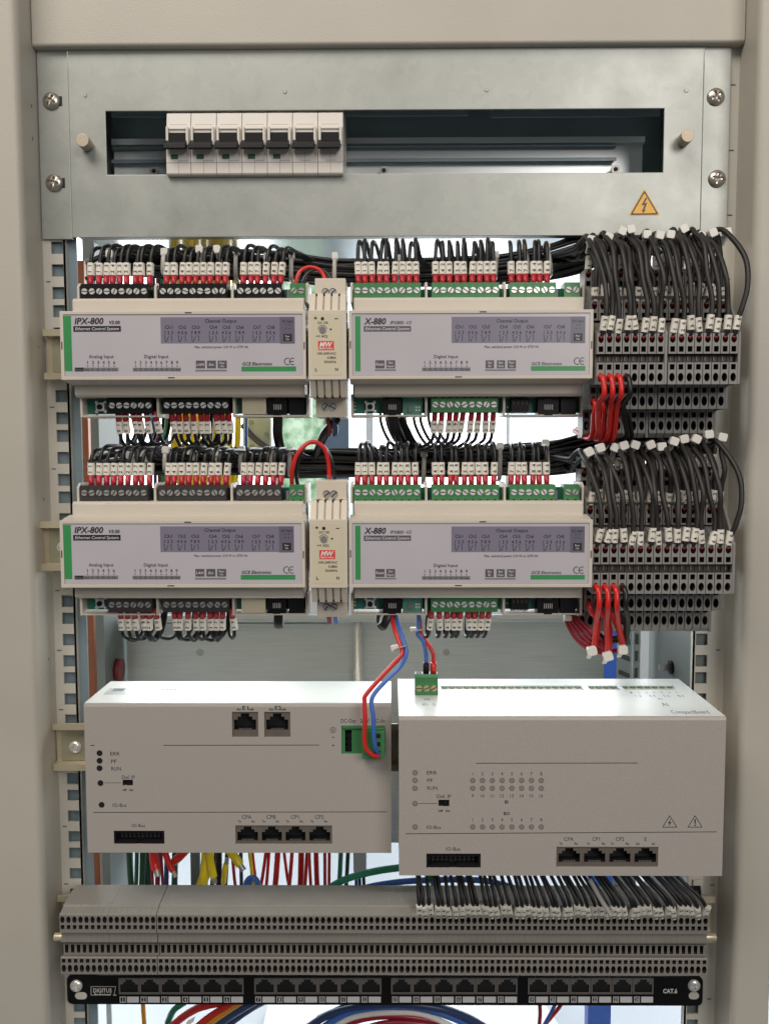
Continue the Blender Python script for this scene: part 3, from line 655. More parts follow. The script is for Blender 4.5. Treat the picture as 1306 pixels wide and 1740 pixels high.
        rect(b, qx(350), qx(442), qy(608), qy(615), Y2, 4); rect(b, qx(829), qx(963), qy(608), qy(615), Y2, 4)
        put(b, 'GCE Electronics', qx(1032), qx(1162), qy(576), qy(590), Y4, 2, shear=.2)
        rect(b, qx(1028), qx(1265), qy(594), qy(615), Y1, 3)
        ce = [(1230, 572), (1253, 572)]
    for k, (ux, uy) in enumerate(ce):                       # CE mark from two open arcs
        c = P(qx(ux), qy(uy), Y4); rr = 2.3
        for i in range(9):
            a = math.radians(60+240*i/9); a2 = math.radians(60+240*(i+1)/9)
            b.face([(c.x+math.cos(a)*rr*.82, Y4, c.z+math.sin(a)*rr*.85), (c.x+math.cos(a)*rr, Y4, c.z+math.sin(a)*rr), (c.x+math.cos(a2)*rr, Y4, c.z+math.sin(a2)*rr), (c.x+math.cos(a2)*rr*.82, Y4, c.z+math.sin(a2)*rr*.85)][::-1], 2)
        if k: b.face([(c.x-rr*.9, Y4, c.z-.2), (c.x+rr*.3, Y4, c.z-.2), (c.x+rr*.3, Y4, c.z+.2), (c.x-rr*.9, Y4, c.z+.2)], 2)
    b.build('printed_lettering', ['purple', 'purple2', 'ink', 'green', 'strip', 'white', 'greyink'], lab, fix=False)
    # black latch marks in the frame
    b = MB(); xm = (x0+x1)/2
    for xx, zz, w, h in ((x0+bz+(x1-x0)*(.51 if ipx else .535), ZF1-1.3, 2.2, .35), (x0+(x1-x0)*(.45 if ipx else .45), ZF0+1.2, 2.2, .35), (x0+1.0, ZC, .35, 2.4), (x1-1.0, ZC-.5, .35, 2.4)): b.box(xx-w, xx+w, YFm-.08, YFm+.1, zz-h, zz+h); b.build('latch_slot', 'ink', mo); b = MB()
    # base: end walls, dividers, circuit board
    walls = (133, 264, 394.5, 521) if ipx else (597, 724, 857.5, 990.5)
    for k, px in enumerate(walls):
        x = P(px, 490, YBs).x; xb = P(px, 700, YBs).x
        for up in (1, -1):
            b = MB()
            if up > 0: pr = [(YBs, ZMt-2), (YBs, ZBt-3), (YBs+4, ZBt), (-10, ZBt), (-10, ZMt-2)]
            else: pr = [(YBs, ZMb+2), (YBs, ZBb), (-10, ZBb), (-10, ZMb+2)]
            w = 0.8
            b.prism(pr, x-w, x+w); b.build('divider_wall', 'house', mo, bevel=0.2)
    xa, xb = P(walls[0], 490, YBs).x, P(walls[-1], 490, YBs).x
    b = MB(); b.box(xa, xb, -22, -10, ZMb-2, ZMt+2); b.build('base', 'house', mo)
    b = MB(); b.box(xa+.8, xb-.8, -27.5, -26, ZBb+2.5, ZMb+3); b.box(xa+.8, xb-.8, -27.5, -26, ZMt-3, ZBt-3.5); b.build('circuit_board', 'pcb', mo)
    for u, v in ((xa, P(264 if ipx else 724, 700, -37).x), (P(394 if ipx else 857, 700, -37).x, xb)): b = MB(); b.box(u, v, YBs+.5, -12, ZBb, ZBb+1.2); b.build('base_ledge', 'house', mo, bevel=0.2)
    # terminal strips
    zt0, zt1 = ZMt-1.5, ZBt-1.5
    if ipx: tops = [px_list(144.2, 9, 12.63), px_list(277.3, 9, 12.63), px_list(409, 6, 12.7)]
    else: tops = [px_list(607.5, 9, 12.55), px_list(740.2, 9, 12.6), px_list(873.0, 6, 12.75)]
    tm = 'tblack' if ipx else 'tgreen'
    for xs_ in tops: strip_block('terminal_strip', xs_, zt0, zt1, -39, tm, mo, SCR)
    pp = px_list(499.5, 2, 12.4) if ipx else px_list(965, 2, 12.8)
    strip_block('power_terminal', pp, zt0, zt1, -39, 'tgreen', mo, SCRG)
    b = MB(); c = P(490 if ipx else 945, 500, -38).x; b.box(c-1.2, c+1.2, -36, -27, zt0+2, zt0+8); b.build('connector_clip', 'strip', mo)
    zb0, zb1 = ZBb+2.6, ZMb+1.5
    if ipx: bots = [px_list(186, 6, 12.45), px_list(280, 9, 12.5)]
    else: bots = [px_list(739.5, 9, 12.55)]
    for xs_ in bots: strip_block('terminal_strip', xs_, zb0, zb1, -39, tm, mo, SCR, True)
    # push button
    bx_ = P(168 if ipx else 628.5, 691, -34); b = MB()
    b.box(bx_.x-2.9, bx_.x+2.9, -31.5, -27, bx_.z-2.9, bx_.z+2.9)
    for ux in (-1, 1):
        for uz in (-1, 1): b.cyl((bx_.x+ux*3, -27.5, bx_.z+uz*3.2), (0, -1, 0), 1.1, 2.5, 10)
    pb = b.build('push_button', 'steel', mo, bevel=0.2); b = MB(); b.cyl((bx_.x, -31.4, bx_.z), (0, -1, 0), 1.8, 1.6, 14); b.build('button_cap', 'tblack', pb)
    def rj(pxa, pxb, body, name='network_socket', pins=True):
        a = P(pxa, 707, -36); c = P(pxb, 675, -36); b = MB(); b.box(a.x, c.x, -36, -24, a.z, c.z+3, 0)
        if pins:
            w = (c.x-a.x); zc_ = P(pxa, 692, -36).z
            for k in range(5): b.box(a.x+w*(.32+.09*k), a.x+w*(.345+.09*k), -36.15, -35.9, zc_-1.6, zc_+1.8, 1)
            for k in range(5): b.box(a.x+w*(.34+.07*k), a.x+w*(.36+.07*k), -36.1, -35.9, zc_+4.6, zc_+5.6, 2)
            b.box(a.x+w*.3, c.x-w*.3, -36.6, -35.9, a.z+.4, a.z+1.8, 0)
        return b.build(name, [body, 'white', 'greyink'], mo, bevel=0)
    if ipx:
        a = P(412, 704, -36); c = P(452, 673, -36); b = MB(); b.box(a.x, c.x, -37, -24, a.z, c.z+3); b.build('network_socket', 'psulab', mo, bevel=.3)
        rj(455, 487, 'black'); rj(492, 518, 'black', 'power_socket', False)
    else:
        rj(650, 682, 'black')
        a = P(684, 707, -30); c = P(717, 675, -30); b = MB(); b.box(a.x, c.x, -31, -26, a.z, c.z+3, 0); b.box(a.x+3.5, a.x+6.4, -32, -31, a.z+2.5, a.z+6.4, 1)
        for k in range(4): d_ = P(707+5*(k % 2), 692+5*(k//2), -31.2); b.box(d_.x-.6, d_.x+.6, -31.3, -31, d_.z-.6, d_.z+.6, 2)
        b.build('daughter_board', ['pcb2', 'strip', 'white'], mo)
        a = P(868, 699, -34); c = P(898, 677, -34); b = MB(); b.box(a.x, c.x, -35, -27, a.z, c.z, 0)
        for k in range(8): xx = a.x+.8+k*(c.x-a.x-1.6)/7; b.box(xx-.3, xx+.3, -33, -27, a.z-1.4, a.z, 1)
        for k in range(4): xx = a.x+1.6+k*(c.x-a.x-3.2)/3; b.box(xx-.7, xx+.7, -35.1, -35, a.z+4.5, a.z+7, 2)
        b.build('dip_switch', ['tblack', 'steel2', 'tgrey'], mo)
        rj(913, 949, 'black'); rj(952, 978, 'black', 'power_socket', False)
        b = MB()
        for k in range(3): d_ = P(603, 684+6*k, -28); b.cyl((d_.x, -27.4, d_.z), (0, -1, 0), .55, .3, 8)
        d_ = P(862, 692, -28); b.box(d_.x-.6, d_.x+.6, -27.8, -27.4, d_.z-.6, d_.z+.6); b.build('solder_point', 'white', mo)
    return mo
def recolor(root, old, new):
    for o in kids(root):
        if o.type == 'MESH' and any(m == M[old] for m in o.data.materials):
            o.data = o.data.copy()
            for i, m in enumerate(o.data.materials):
                if m == M[old]: o.data.materials[i] = M[new]
m1 = module('ipx'); m1['label'] = 'cream relay module with black terminal strips, in the upper row'
m2 = module('x'); m2['label'] = 'cream relay module with green terminal strips, in the upper row'
m3 = copy_tree(m1, (DX2-.4, DY2, DZ)); m3['label'] = 'cream relay module with dark grey terminal strips, in the lower row'
for o in kids(m3):
    if o.name.startswith('terminal_strip'):
        o.data = o.data.copy(); o.data.materials[0] = M['tgrey']
        for k in kids(o): k.data = SCRG
m4 = copy_tree(m2, (DX2+.3, DY2, DZ)); m4['label'] = 'cream relay module with green terminal strips, in the lower row'

# ================================================================== POWER SUPPLIES
def psu():
    x0, x1 = P(523.6, 590, YFm).x, P(588.4, 590, YFm).x; xc = (x0+x1)/2
    t = thing('power_supply', (xc, -8, ZBb), 'slim beige power supply between the modules of the upper row', 'power supply', 'power supplies between the modules')
    b = MB(); b.box(x0, x1, YFm, YMd+2, ZF0-.3, ZF1+.3); b.build('front', 'psu', t, bevel=.5)
    for up in (1, -1):
        z0, z1 = (ZF1, ZMt+1.0) if up > 0 else (ZF0, ZMb-1.0)
        b = MB(); d = 1.6
        xa, xb = x0+1.2, x1-1.2
        b.prism([(YFm+3.2, z0-up*2), (YMd-5, z1), (-12, z1), (-12, z0-up*2)], xa, xb)
        body = b.build('ribbed_step', 'psu', t)
        rw = (xb-xa-2.4)/4-2.1
        for k in range(5):                                   # ribs with slots between them
            c = xa+1.2+(xb-xa-2.4)*k/4
            b = MB(); b.prism([(YFm+1.2, z0-up*1), (YMd-7.2, z1), (YMd, z1), (YMd, z0-up*1)], c-rw/2-.4, c+rw/2+.4); b.build('rib', 'psu', t)
        b = MB()
        for k in range(4):
            c = xa+1.2+(xb-xa-2.4)*(k+.5)/4; zz = (z0 if up < 0 else z1)
            b.box(c-1.0, c+1.0, (YMd-6 if up > 0 else YFm+1.4), YMd+4, zz-.15 if up < 0 else zz-1.2, zz+.5 if up < 0 else zz+.25)
            if up < 0: b.box(c-1.0, c+1.0, YMd-6, YMd+4, z1-.2, z1+1.2)
        b.build('vent_slot', 'dark', t)
        ze = ZBt+1.5 if up > 0 else ZBb-0.5
        b = MB(); b.box(xa+1.5, xb-.3, YBs-3, -10, z1-up*1, ze); b.build('terminal_cover', 'psu', t, bevel=.4)
        for px in (552.8, 565.2):
            c = P(px, 496 if up > 0 else 691.5, YBs-3); b = MB(); b.cyl((c.x, YBs-3.05, c.z), (0, -1, 0), 2.5, .1, 18); b.build('screw_hole', 'dark', t)
            link('screw', SCRD, t, (c.x, YBs-3.0-.3, c.z-.4), Euler((0, random.uniform(-1, 1), 0)), )
    qx = lambda x: 500+x/6.445; qy = lambda y: 450+y/6.445
    a = P(qx(187), qy(1210), YFm); c = P(qx(520), qy(537), YFm)
    b = MB(); w, h = (c.x-a.x)/2, (c.z-a.z)/2; r = 1.2; pr = []
    for sx, sz, a0 in ((1, -1, -90), (1, 1, 0), (-1, 1, 90), (-1, -1, 180)):
        for i in range(5): an = math.radians(a0+22.5*i); pr.append((a.x+w+sx*(w-r)+r*math.cos(an), a.z+h+sz*(h-r)+r*math.sin(an)))
    b.slab(pr, YFm-.12, YFm+.1); lab = b.build('label_plate', 'psulab', t)
    b = MB(); Y = YFm-.18; Y2 = YFm-.26
    put(b, '+', qx(212), qx(250), qy(565), qy(602), Y, 0, bold=.05); put(b, '-', qx(440), qx(480), qy(565), qy(602), Y, 0, bold=.05)
    disc(b, qx(308), qy(590), 1.15, Y, 0, 14); put(b, 'DC OK', qx(258), qx(373), qy(620), qy(648), Y, 0, bold=.02)
    cc = P(qx(308), qy(712), Y)
    for i in range(12):
        a1 = math.radians(10+160*i/12); a2 = math.radians(10+160*(i+1)/12)
        b.face([(cc.x+math.cos(v)*r_, Y, cc.z+math.sin(v)*r_) for v, r_ in ((a1, 2.75), (a1, 3.1), (a2, 3.1), (a2, 2.75))][::-1], 0)
    put(b, '+', qx(383), qx(412), qy(690), qy(722), Y, 0, bold=.05); put(b, '+V ADJ', qx(235), qx(362), qy(768), qy(795), Y, 0, bold=.02)
    rect(b, qx(260), qx(433), qy(833), qy(935), Y, 1); put(b, 'MW', qx(275), qx(418), qy(845), qy(897), Y2, 2, bold=.03, shear=.25); put(b, 'MEAN WELL', qx(272), qx(422), qy(906), qy(924), Y2, 2, bold=.02)
    for s_, xa_, ya_ in (('100-240VAC', 250, 957), ('0.88A', 360, 1003), ('50/60Hz', 325, 1048)): put(b, s_, qx(xa_), qx(458), qy(ya_), qy(ya_+27), Y, 0, bold=.02)
    put(b, 'L', qx(228), qx(252), qy(1130), qy(1165), Y, 0, bold=.03); put(b, 'N', qx(447), qx(478), qy(1128), qy(1162), Y, 0, bold=.03)
    b.build('lettering', ['ink', 'red_print', 'white'], lab, fix=False)
    b = MB(); b.cyl((cc.x, YFm-.15, cc.z), (0, -1, 0), 2.2, .5, 18); b.build('trim_pot', 'strip', t)
    return t
p1 = psu(); p2 = copy_tree(p1, (DX2+1.0, DY2, DZ)); p2['label'] = 'slim beige power supply between the modules of the lower row'

# ================================================================== TERMINAL STACKS (three-tier terminal blocks)
Y1, Y2, Y3 = -66.0, -47.0, -28.0
zY = lambda py, Y: P(1130, py, Y).z
ZS = {}
ZS['u1'] = (zY(601, Y1), zY(585, Y1), zY(566, Y1)); ZS['l1'] = (zY(653, Y1), zY(631.5, Y1), zY(616, Y1))
ZS['l2'] = (zY(695, Y2), zY(671, Y2), zY(656, Y2)); ZS['l3'] = (zY(736, Y3), zY(713, Y3), zY(698, Y3))
ZS['u2'] = (zY(544, Y2), zY(528, Y2), zY(509, Y2)); ZS['u3'] = (zY(489, Y3), zY(474, Y3), zY(457, Y3))
def tb_mesh(w):
    b = MB(); h = w/2-0.25
    def face(Y, key, up):
        z0, zm, z1 = ZS[key]
        if up: b.rd(-h, h, zm, z1, Y, 0, (zm+z1)/2, h*.72, (z1-zm)*.38, 7); b.sq(-h, h, z0, zm, Y, -h*.6, h*.6, z0+(zm-z0)*.2, z0+(zm-z0)*.8, 5)
        else: b.sq(-h, h, zm, z1, Y, -h*.6, h*.6, zm+(z1-zm)*.22, zm+(z1-zm)*.82, 5); b.rd(-h, h, z0, zm, Y, 0, z0+(zm-z0)*.56, h*.72, (zm-z0)*.35, 7)
    face(Y1, 'u1', True); face(Y1, 'l1', False); face(Y2, 'l2', False); face(Y3, 'l3', False); face(Y2, 'u2', True); face(Y3, 'u3', True)
    yb = -12
    pr = [(yb, ZS['u3'][2]), (Y3, ZS['u3'][2]), (Y3, ZS['u3'][0]), (Y2-2, ZS['u2'][2]+2), (Y2, ZS['u2'][2]), (Y2, ZS['u2'][0]), (Y2+4, ZS['u2'][0]-.2), (Y1+5, ZS['u1'][2]+1), (Y1, ZS['u1'][2]), (Y1, ZS['u1'][0]), (Y1+5, ZS['u1'][0]), (Y1+5, ZS['l1'][2]), (Y1, ZS['l1'][2]), (Y1, ZS['l1'][0]), (Y2-1, ZS['l2'][2]+1.0), (Y2, ZS['l2'][2]), (Y2, ZS['l2'][0]), (Y3-1, ZS['l3'][2]+1.0), (Y3, ZS['l3'][2]), (Y3, ZS['l3'][0]), (Y3+3, ZS['l3'][0]-3), (yb, ZS['l3'][0]-3)]
    # side walls plus every profile strip except the six front faces, the channel is dark
    skip = {(1, 0), (4, 0), (8, 0), (12, 0), (15, 0), (18, 0)}
    n = len(pr)
    for i in range(n):
        j = (i+1) % n
        if i in (1, 4, 8, 12, 15, 18): continue
        mi = 1 if i in (9, 10, 11) else 0
        b.face([(-h, pr[i][0], pr[i][1]), (-h, pr[j][0], pr[j][1]), (h, pr[j][0], pr[j][1]), (h, pr[i][0], pr[i][1])], mi)
    b.faces([(-h, y, z) for y, z in pr], [tuple(range(n))], 0); b.faces([(h, y, z) for y, z in pr], [tuple(range(n-1, -1, -1))], 0)
    b.box(-0.35, 0.35, Y1+4.2, Y1+5, (ZS['u1'][0]+ZS['l1'][2])/2-1.4, (ZS['u1'][0]+ZS['l1'][2])/2+1.4, 0)
    return b
zb = ZS['l3'][0]-3
def stack(label, px0, n, pitch, dz, endplate=True, py=608):
    xs = [P(px0+pitch*i, py, Y1).x for i in range(n)]; w = xs[1]-xs[0]
    t = thing('terminal_stack', ((xs[0]+xs[-1])/2, -12, zb+dz), label, 'terminal blocks', 'three-tier terminal stacks on the rails')
    me = tb_mesh(w).mesh('terminal_block', ['tb', 'hole'], (0, -12, zb))
    for x in xs: link('terminal_block', me, t, (x, -12, zb+dz))
    if endplate:
        b = MB(); x = xs[-1]+w/2
        pr = [(-12, ZS['u3'][2]), (Y3, ZS['u3'][2]), (Y2, ZS['u2'][2]), (Y1, ZS['u1'][2]), (Y1+.3, ZS['l1'][0]), (Y2+.3, ZS['l2'][2]), (Y2+.3, ZS['l2'][0]), (Y3, ZS['l3'][2]), (Y3, ZS['l3'][0]-3), (-12, ZS['l3'][0]-3)]
        b.prism([(y, z+dz) for y, z in pr], x, x+1.7); b.build('end_plate', 'tb', t, bevel=.2)
    return xs
SU1 = stack('grey three-tier terminal stack right beside the upper green-strip module', 1020.0, 8, 14.45, 0)
SU2 = stack('grey three-tier terminal stack of the upper row, next to the cabinet post', 1141.5, 8, 14.85, 0)
SL = stack('long grey three-tier terminal stack at the end of the lower row', 1012.0, 16, 14.93, DZS, True, 966)
b = MB(); a = P(985, 733, -14); c = P(1004, 708, -14); b.box(a.x, c.x, -20, -12, a.z, c.z); b.box(a.x+2, c.x-2, -24, -20, a.z+2, a.z+5)
o = b.build('end_clamp', 'dinsteel', bevel=.5); tag(o, 'pale metal end clamp on the rail under the upper terminal stack', 'clamp')

# ================================================================== MARKED WIRES
MK = {}; LT = {}
def marker_mesh(w, d, l):
    k = (w, d, l)
    if k not in MK:
        b = MB(); pr = []
        for i in range(8):
            a = math.pi*i/7; pr.append((w/2*math.cos(a)*1.0, -d*.5*math.sin(a)*1.0-(0.15 if 0 < i < 7 else 0)))
        pr += [(-w/2, d*.45), (w/2, d*.45)]
        b.prismz(pr, 0, l, 0, False); MK[k] = b.mesh('marker_sleeve', ['marker'], bevel=.12, seg=1)
    return MK[k]
def letter_mesh(s, w, d, l, flip=False):
    k = (s, w, d, l, flip)
    if k not in LT:
        b = MB(); h = w*.52; pit = l/len(s)*.96
        for i, ch in enumerate(s):
            vs, fs, tw = tmesh(ch, .02); sc = h/CAP
            off = (l-pit*len(s))/2+pit*i+(pit-tw*sc)/2
            pts = []
            for x, y in vs:
                u = off+x*sc; v = (y*sc-h/2)
                pts.append((-v, -d*.5-.28, u) if not flip else (v, -d*.5-.28, l-u))
            b.faces(pts, fs, 0)
        LT[k] = b.mesh('lettering', ['ink'], fix=False)
    return LT[k]
FM = {}
def ferrule_mesh(r, l, m):
    k = (r, l, m)
    if k not in FM:
        b = MB(); b.cyl((0, 0, 0), (0, 0, 1), r*.86, l*.55, 10, r2=r); b.cyl((0, 0, l*.55), (0, 0, 1), r, l*.45, 10, r2=r*.93); FM[k] = b.mesh('ferrule', [m])
    return FM[k]
def rotm(d):                                   # rotation taking +Z to direction d, keeping the marker's face towards -Y
    d = Vector(d).normalized(); y = Vector((0, 1, 0)); y = (y-d*y.dot(d)).normalized(); x = y.cross(d)
    return Matrix(((x.x, y.x, d.x), (x.y, y.y, d.y), (x.z, y.z, d.z))).to_euler()
def marked_wire(pts, r, text, label, group, base, d, fl=7.5, fr=2.0, ml=8.0, mw=4.3, md=3.6, fm='ferrule', wm='cable', mo=None, flip=False, n=5, name='wire'):
    """PTS: the cable's path from the marker on; BASE: where the ferrule leaves the terminal; D: the ferrule's direction"""
    d = Vector(d).normalized(); base = Vector(base); mo = fl*.92 if mo is None else mo
    b = MB(); b.tube([base+d*(fl*.6), base+d*(mo+ml*.6)]+[Vector(p) for p in pts], r, 8, n=n)
    w = b.build(name, wm, None, base, fix=False); tag(w, label, 'wire', group)
    e = rotm(d)
    if fl > 0: link('ferrule', ferrule_mesh(fr, fl, fm), w, base, e)
    if ml > 0:
        m_ = link('marker_sleeve', marker_mesh(mw, md, ml), w, base+d*mo, e)
        o = link('lettering', letter_mesh(text, mw, md, ml, flip), m_, ORG[m_]); o.location = (0, 0, 0)
    return w
# trunks
TR = {'upper': [(146, 462), (190, 447), (300, 450), (400, 449), (480, 453), (560, 461), (640, 463), (760, 463), (850, 459), (920, 447), (980, 430), (1030, 414), (1100, 405), (1245, 402)],
      'lower': [(150, 795), (200, 788), (300, 783), (400, 783), (480, 786), (560, 786), (640, 787), (760, 787), (850, 784), (920, 779), (980, 768), (1030, 760), (1100, 754), (1240, 750)]}
TRY = 10.0
def trunk(key, label):
    path = [P(x, y, TRY) for x, y in TR[key]]
    t = thing('cable_bundle', path[5], label, 'cable bundle', 'black cable trunks along the rows')
    offs = []
    for i in range(-3, 4):
        for j in range(-2, 3):
            o = (i*2.75+(j % 2)*1.37, j*2.5)
            if (o[0]/8.2)**2+(o[1]/6.4)**2 < 1: offs.append(o)
    random.shuffle(offs)
    for k, (oz, oy) in enumerate(offs):
        b = MB(); ph = random.uniform(0, 6.3); pts = []; s0 = random.choice([0, 0, 1, 2, 3]) if k > 4 else 0
        m = len(path)
        for i, p in enumerate(path):
            if i < s0: continue
            q = i/(m-1); g = 0.98+0.42*min(1, q*1.6)+.35*max(0, 1-abs(q-.76)/.16)
            wob = 1.3*math.sin(ph+q*9)+.6*math.sin(ph*2+q*23)
            pts.append((p.x+k*.3, p.y+oy*g+1.1*math.cos(ph+q*8), p.z+oz*g+wob))
        b.tube(pts, 1.6, 7, n=4); b.build('strand', 'cable', t, path[5], fix=False)
trunk('upper', 'thick black cable trunk running along the upper row of modules')
trunk('lower', 'thick black cable trunk running along the lower row of modules')
def trz(key, x):                              # height of the trunk's axis above a given x
    pts = [P(a, c, TRY) for a, c in TR[key]]
    for a, c in zip(pts[:-1], pts[1:]):
        if a.x <= x <= c.x: return a.z+(c.z-a.z)*(x-a.x)/(c.x-a.x)
    return pts[0].z if x < pts[0].x else pts[-1].z
TXT = ['11', '12', '13', '24', '25', '26', '37', '38', '39', '41', '42', '43', '54', '55', '56', '67', '68', '69', '71', '72', '73', '84', '85', '86']
MODN = {('ipx', 0): 'black-strip module', ('ipx', 1): 'dark grey-strip module', ('x', 0): 'upper green-strip module', ('x', 1): 'lower green-strip module'}
TOPX = {'ipx': px_list(150.3, 9, 12.4)+px_list(280.3, 9, 12.45)+px_list(410.3, 6, 13.0), 'x': px_list(608, 9, 12.45)+px_list(740.8, 9, 12.4)+px_list(870, 6, 12.4)}
for row in (0, 1):
    key = ('upper', 'lower')[row]; dz = DZ*row
    for kind in ('ipx', 'x'):
        # height of each loop above the marker, as the photo shows it (mm)
        for i, x in enumerate(TOPX[kind]):
            x += random.uniform(-.45, .45); x += DX2*row; base = Vector((x, -33+DY2*row, ZBt-2.2+dz)); d = Vector((random.uniform(-.06, .06)+(.05 if kind == 'ipx' else .0), .02, 1))
            e = base+d.normalized()*16
            zt = trz(key, x)
            hgt = {('ipx', 0): 11.5, ('x', 0): 15.5, ('ipx', 1): 9.5, ('x', 1): 11.5}[(kind, row)]+random.uniform(-1.6, 1.6)
            if kind == 'ipx' and i < 3: hgt += 1.0
            lean = random.uniform(-.8, 1.2)+(3.2 if kind == 'ipx' else .8)
            run = random.uniform(5, 11)
            top = e.z+hgt
            pts = [(e.x+lean*.15, e.y+.5, e.z+hgt*.35), (e.x+lean*.5, e.y+2.5, e.z+hgt*.78), (e.x+lean, e.y+8, top), (e.x+lean*1.6+run*.15, -16, top-hgt*.05), (e.x+lean*2+run*.4, -6, max(top-hgt*.5, zt+5)), (e.x+lean*2+run, 3, zt+3), (e.x+lean*2+run+9, 9, zt), (e.x+lean*2+run+22, 10, zt-1)]
            marked_wire(pts, 1.32, TXT[i], 'black wire marked %s, %s on the %s top strip of the %s' % (TXT[i], NUM[i % 9], NUM[i//9], MODN[(kind, row)]), 'marked wires on the module tops', base, d, fl=8.0, fr=2.05, ml=8.3, mw=4.5, md=3.8)
# wires leaving the modules downwards
BOT = {('ipx', 0): (px_list(191, 6, 12.6, -39)+px_list(284, 9, 12.4, -39), ['%02d' % k for k in range(1, 16)]),
       ('ipx', 1): (px_list(196, 6, 12.2, -39)+px_list(287, 9, 12.4, -39), [str(k) for k in range(25, 40) if k != 40]),
       ('x', 0): (px_list(740, 9, 12.5, -39), [str(k) for k in range(16, 25)]),
       ('x', 1): (px_list(736, 9, 12.4, -39), [str(k) for k in range(40, 49)])}
for (kind, row), (xs_, tx) in BOT.items():
    dz = DZ*row
    for i, (x, s_) in enumerate(zip(xs_, tx)):
        x += random.uniform(-.5, .5); x += DX2*row; base = Vector((x, -34+DY2*row, ZBb+4.0+dz)); sgn = 1 if kind == 'ipx' else -1
        d = Vector((.10*sgn*(1 if row == 0 else .25)+random.uniform(-.1, .1), .16, -1)); e = base+d.normalized()*16
        if kind == 'ipx':
            dr = random.uniform(1.5, 5.5) if row == 0 else random.uniform(2, 7)
            sg = 1 if (i < 6 or i < 12) else -1
            pts = [e+Vector((sg*.4, .6, -2.4)), e+Vector((sg*1.4, 2.2, -4.6-random.uniform(0, 1.5))), e+Vector((sg*dr, 6, -6-random.uniform(0, 2))), e+Vector((sg*dr+sg*3, 13, -3.5)), e+Vector((sg*dr+sg*4, 20, 6)), e+Vector((sg*dr+sg*4, 24, 22))]
        elif row == 0:
            pts = [e+Vector((-.6, 1, -3)), e+Vector((-3.5, 3, -6-random.uniform(0, 1))), e+Vector((-10, 8, -9-random.uniform(0, 2))), e+Vector((-19, 16, -10.5)), e+Vector((-29, 28, -6)), e+Vector((-36, 42, 8)), e+Vector((-37, 46, 22))]
        else:
            pts = [e+Vector((-.6, 1, -2.6)), e+Vector((-1.6, 4, -5)), e+Vector((-1.9, 9, -3.5)), e+Vector((-1.2, 14, 3)), e+Vector((0, 18, 16)), e+Vector((0, 24, 30))]
        marked_wire(pts, 1.25, s_, 'black wire marked %s, %s of those hanging under the %s' % (s_, NUM[i], MODN[(kind, row)]), 'marked wires under the modules', base, d, fl=7.5, fr=2.0, ml=8.3, mw=4.4, md=3.6, flip=True)
# stack wires: three tiers of black wires rising from the blocks and bending back over the top
ST = [['13', '26', '39', '43', '56', '69', '73', '86'], ['12', '25', '38', '42', '55', '68', '72', '85'], ['11', '24', '37', '41', '54', '67', '71', '84']]
TN = ['front', 'middle', 'rear']
for row, xs_ in ((0, SU1+SU2), (1, SL)):
    key = ('upper', 'lower')[row]; dz = DZS*row
    for tier in (2, 1, 0):
        Yt = (Y1, Y2, Y3)[tier]; zk = ZS[('u1', 'u2', 'u3')[tier]]; zh = (zk[1]+zk[2])/2+dz
        for i, x in enumerate(xs_):
            q = i/15; half = 'inner' if i < 8 else 'outer'
            lab = 'black wire marked %s, %s along the %s tier of the %s terminal stack' % (ST[tier][i % 8], NUM[i], TN[tier], key)
            zt = trz(key, x-12); last = tier == 0 and i == 15
            base = Vector((x, Yt+3, zh-.2)); d = Vector((random.uniform(-.05, .3), -.62, 1)).normalized()
            m0 = base+d*random.uniform(2.0, 6.2); dm = Vector((random.uniform(-.14, .20), random.uniform(-.2, 0), 1)).normalized()
            lean = -(5.0+random.uniform(-3, 3)) if tier == 0 else random.uniform(-6, 3); wx, wy = random.uniform(-1.8, 1.8), random.uniform(-3.5, 3)
            e = m0+dm*11; yt = (-40, -32, -22)[tier]+random.uniform(-5, 5)
            scr_y = (406 if i < 2 else 400-i*.4) if row == 0 else (768 if i < 2 else 762-i*.9)
            ztop = P(1100, scr_y+(0, 6, 11)[tier]+random.uniform(-6, 7), yt+7).z
            H = ztop-e.z
            if last: pts = [e+Vector((2, -1, 4)), e+Vector((5.0, -1, H*.3)), e+Vector((4.8, 3, H*.6)), e+Vector((-1, 14, H*.88)), e+Vector((-6, 26, H)), (e.x-12, 0, ztop-2), (e.x-26, 8, zt)]
            else: pts = [e+Vector((lean*.08+dm.x*3, .3, H*.14)), e+Vector((lean*.35+wx, 1.5+wy, H*.42)), e+Vector((lean*.72-wx*.5, (yt-e.y)*.4, H*.76)), (e.x+lean*.97, yt-2, ztop-H*.07), (e.x+lean*1.04, yt+4, ztop), (e.x+lean*1.1-1, yt+11, ztop-2), (e.x+lean*1.2-3, yt+20, ztop-6), (e.x+lean*1.2-14, max(yt+34, 2), trz(key, e.x+lean*1.2-14)+1), (e.x+lean*1.2-30, 9, trz(key, e.x+lean*1.2-30)), (e.x+lean*1.2-48, 10, trz(key, e.x+lean*1.2-48))]
            b = MB(); b.tube([base+d*(-1), base+d*2.2, m0+dm*1.2, m0+dm*7]+[Vector(p) for p in pts], 1.75, 8, n=5)
            w = b.build('wire', 'cable2', None, base, fix=False); tag(w, lab, 'wire', 'wires rising from the terminal stacks')
            link('ferrule', ferrule_mesh(2.15, 3.2, 'ferrule2'), w, base-d*.2, rotm(d))
            ml = 9.0; m_ = link('marker_sleeve', marker_mesh(4.4, 3.5, ml), w, m0+dm*1.0, rotm(dm+Vector((random.uniform(-.08, .08), 0, 0))))
            o = link('lettering', letter_mesh(ST[tier][i % 8], 4.4, 3.5, ml), m_, ORG[m_]); o.location = (0, 0, 0)
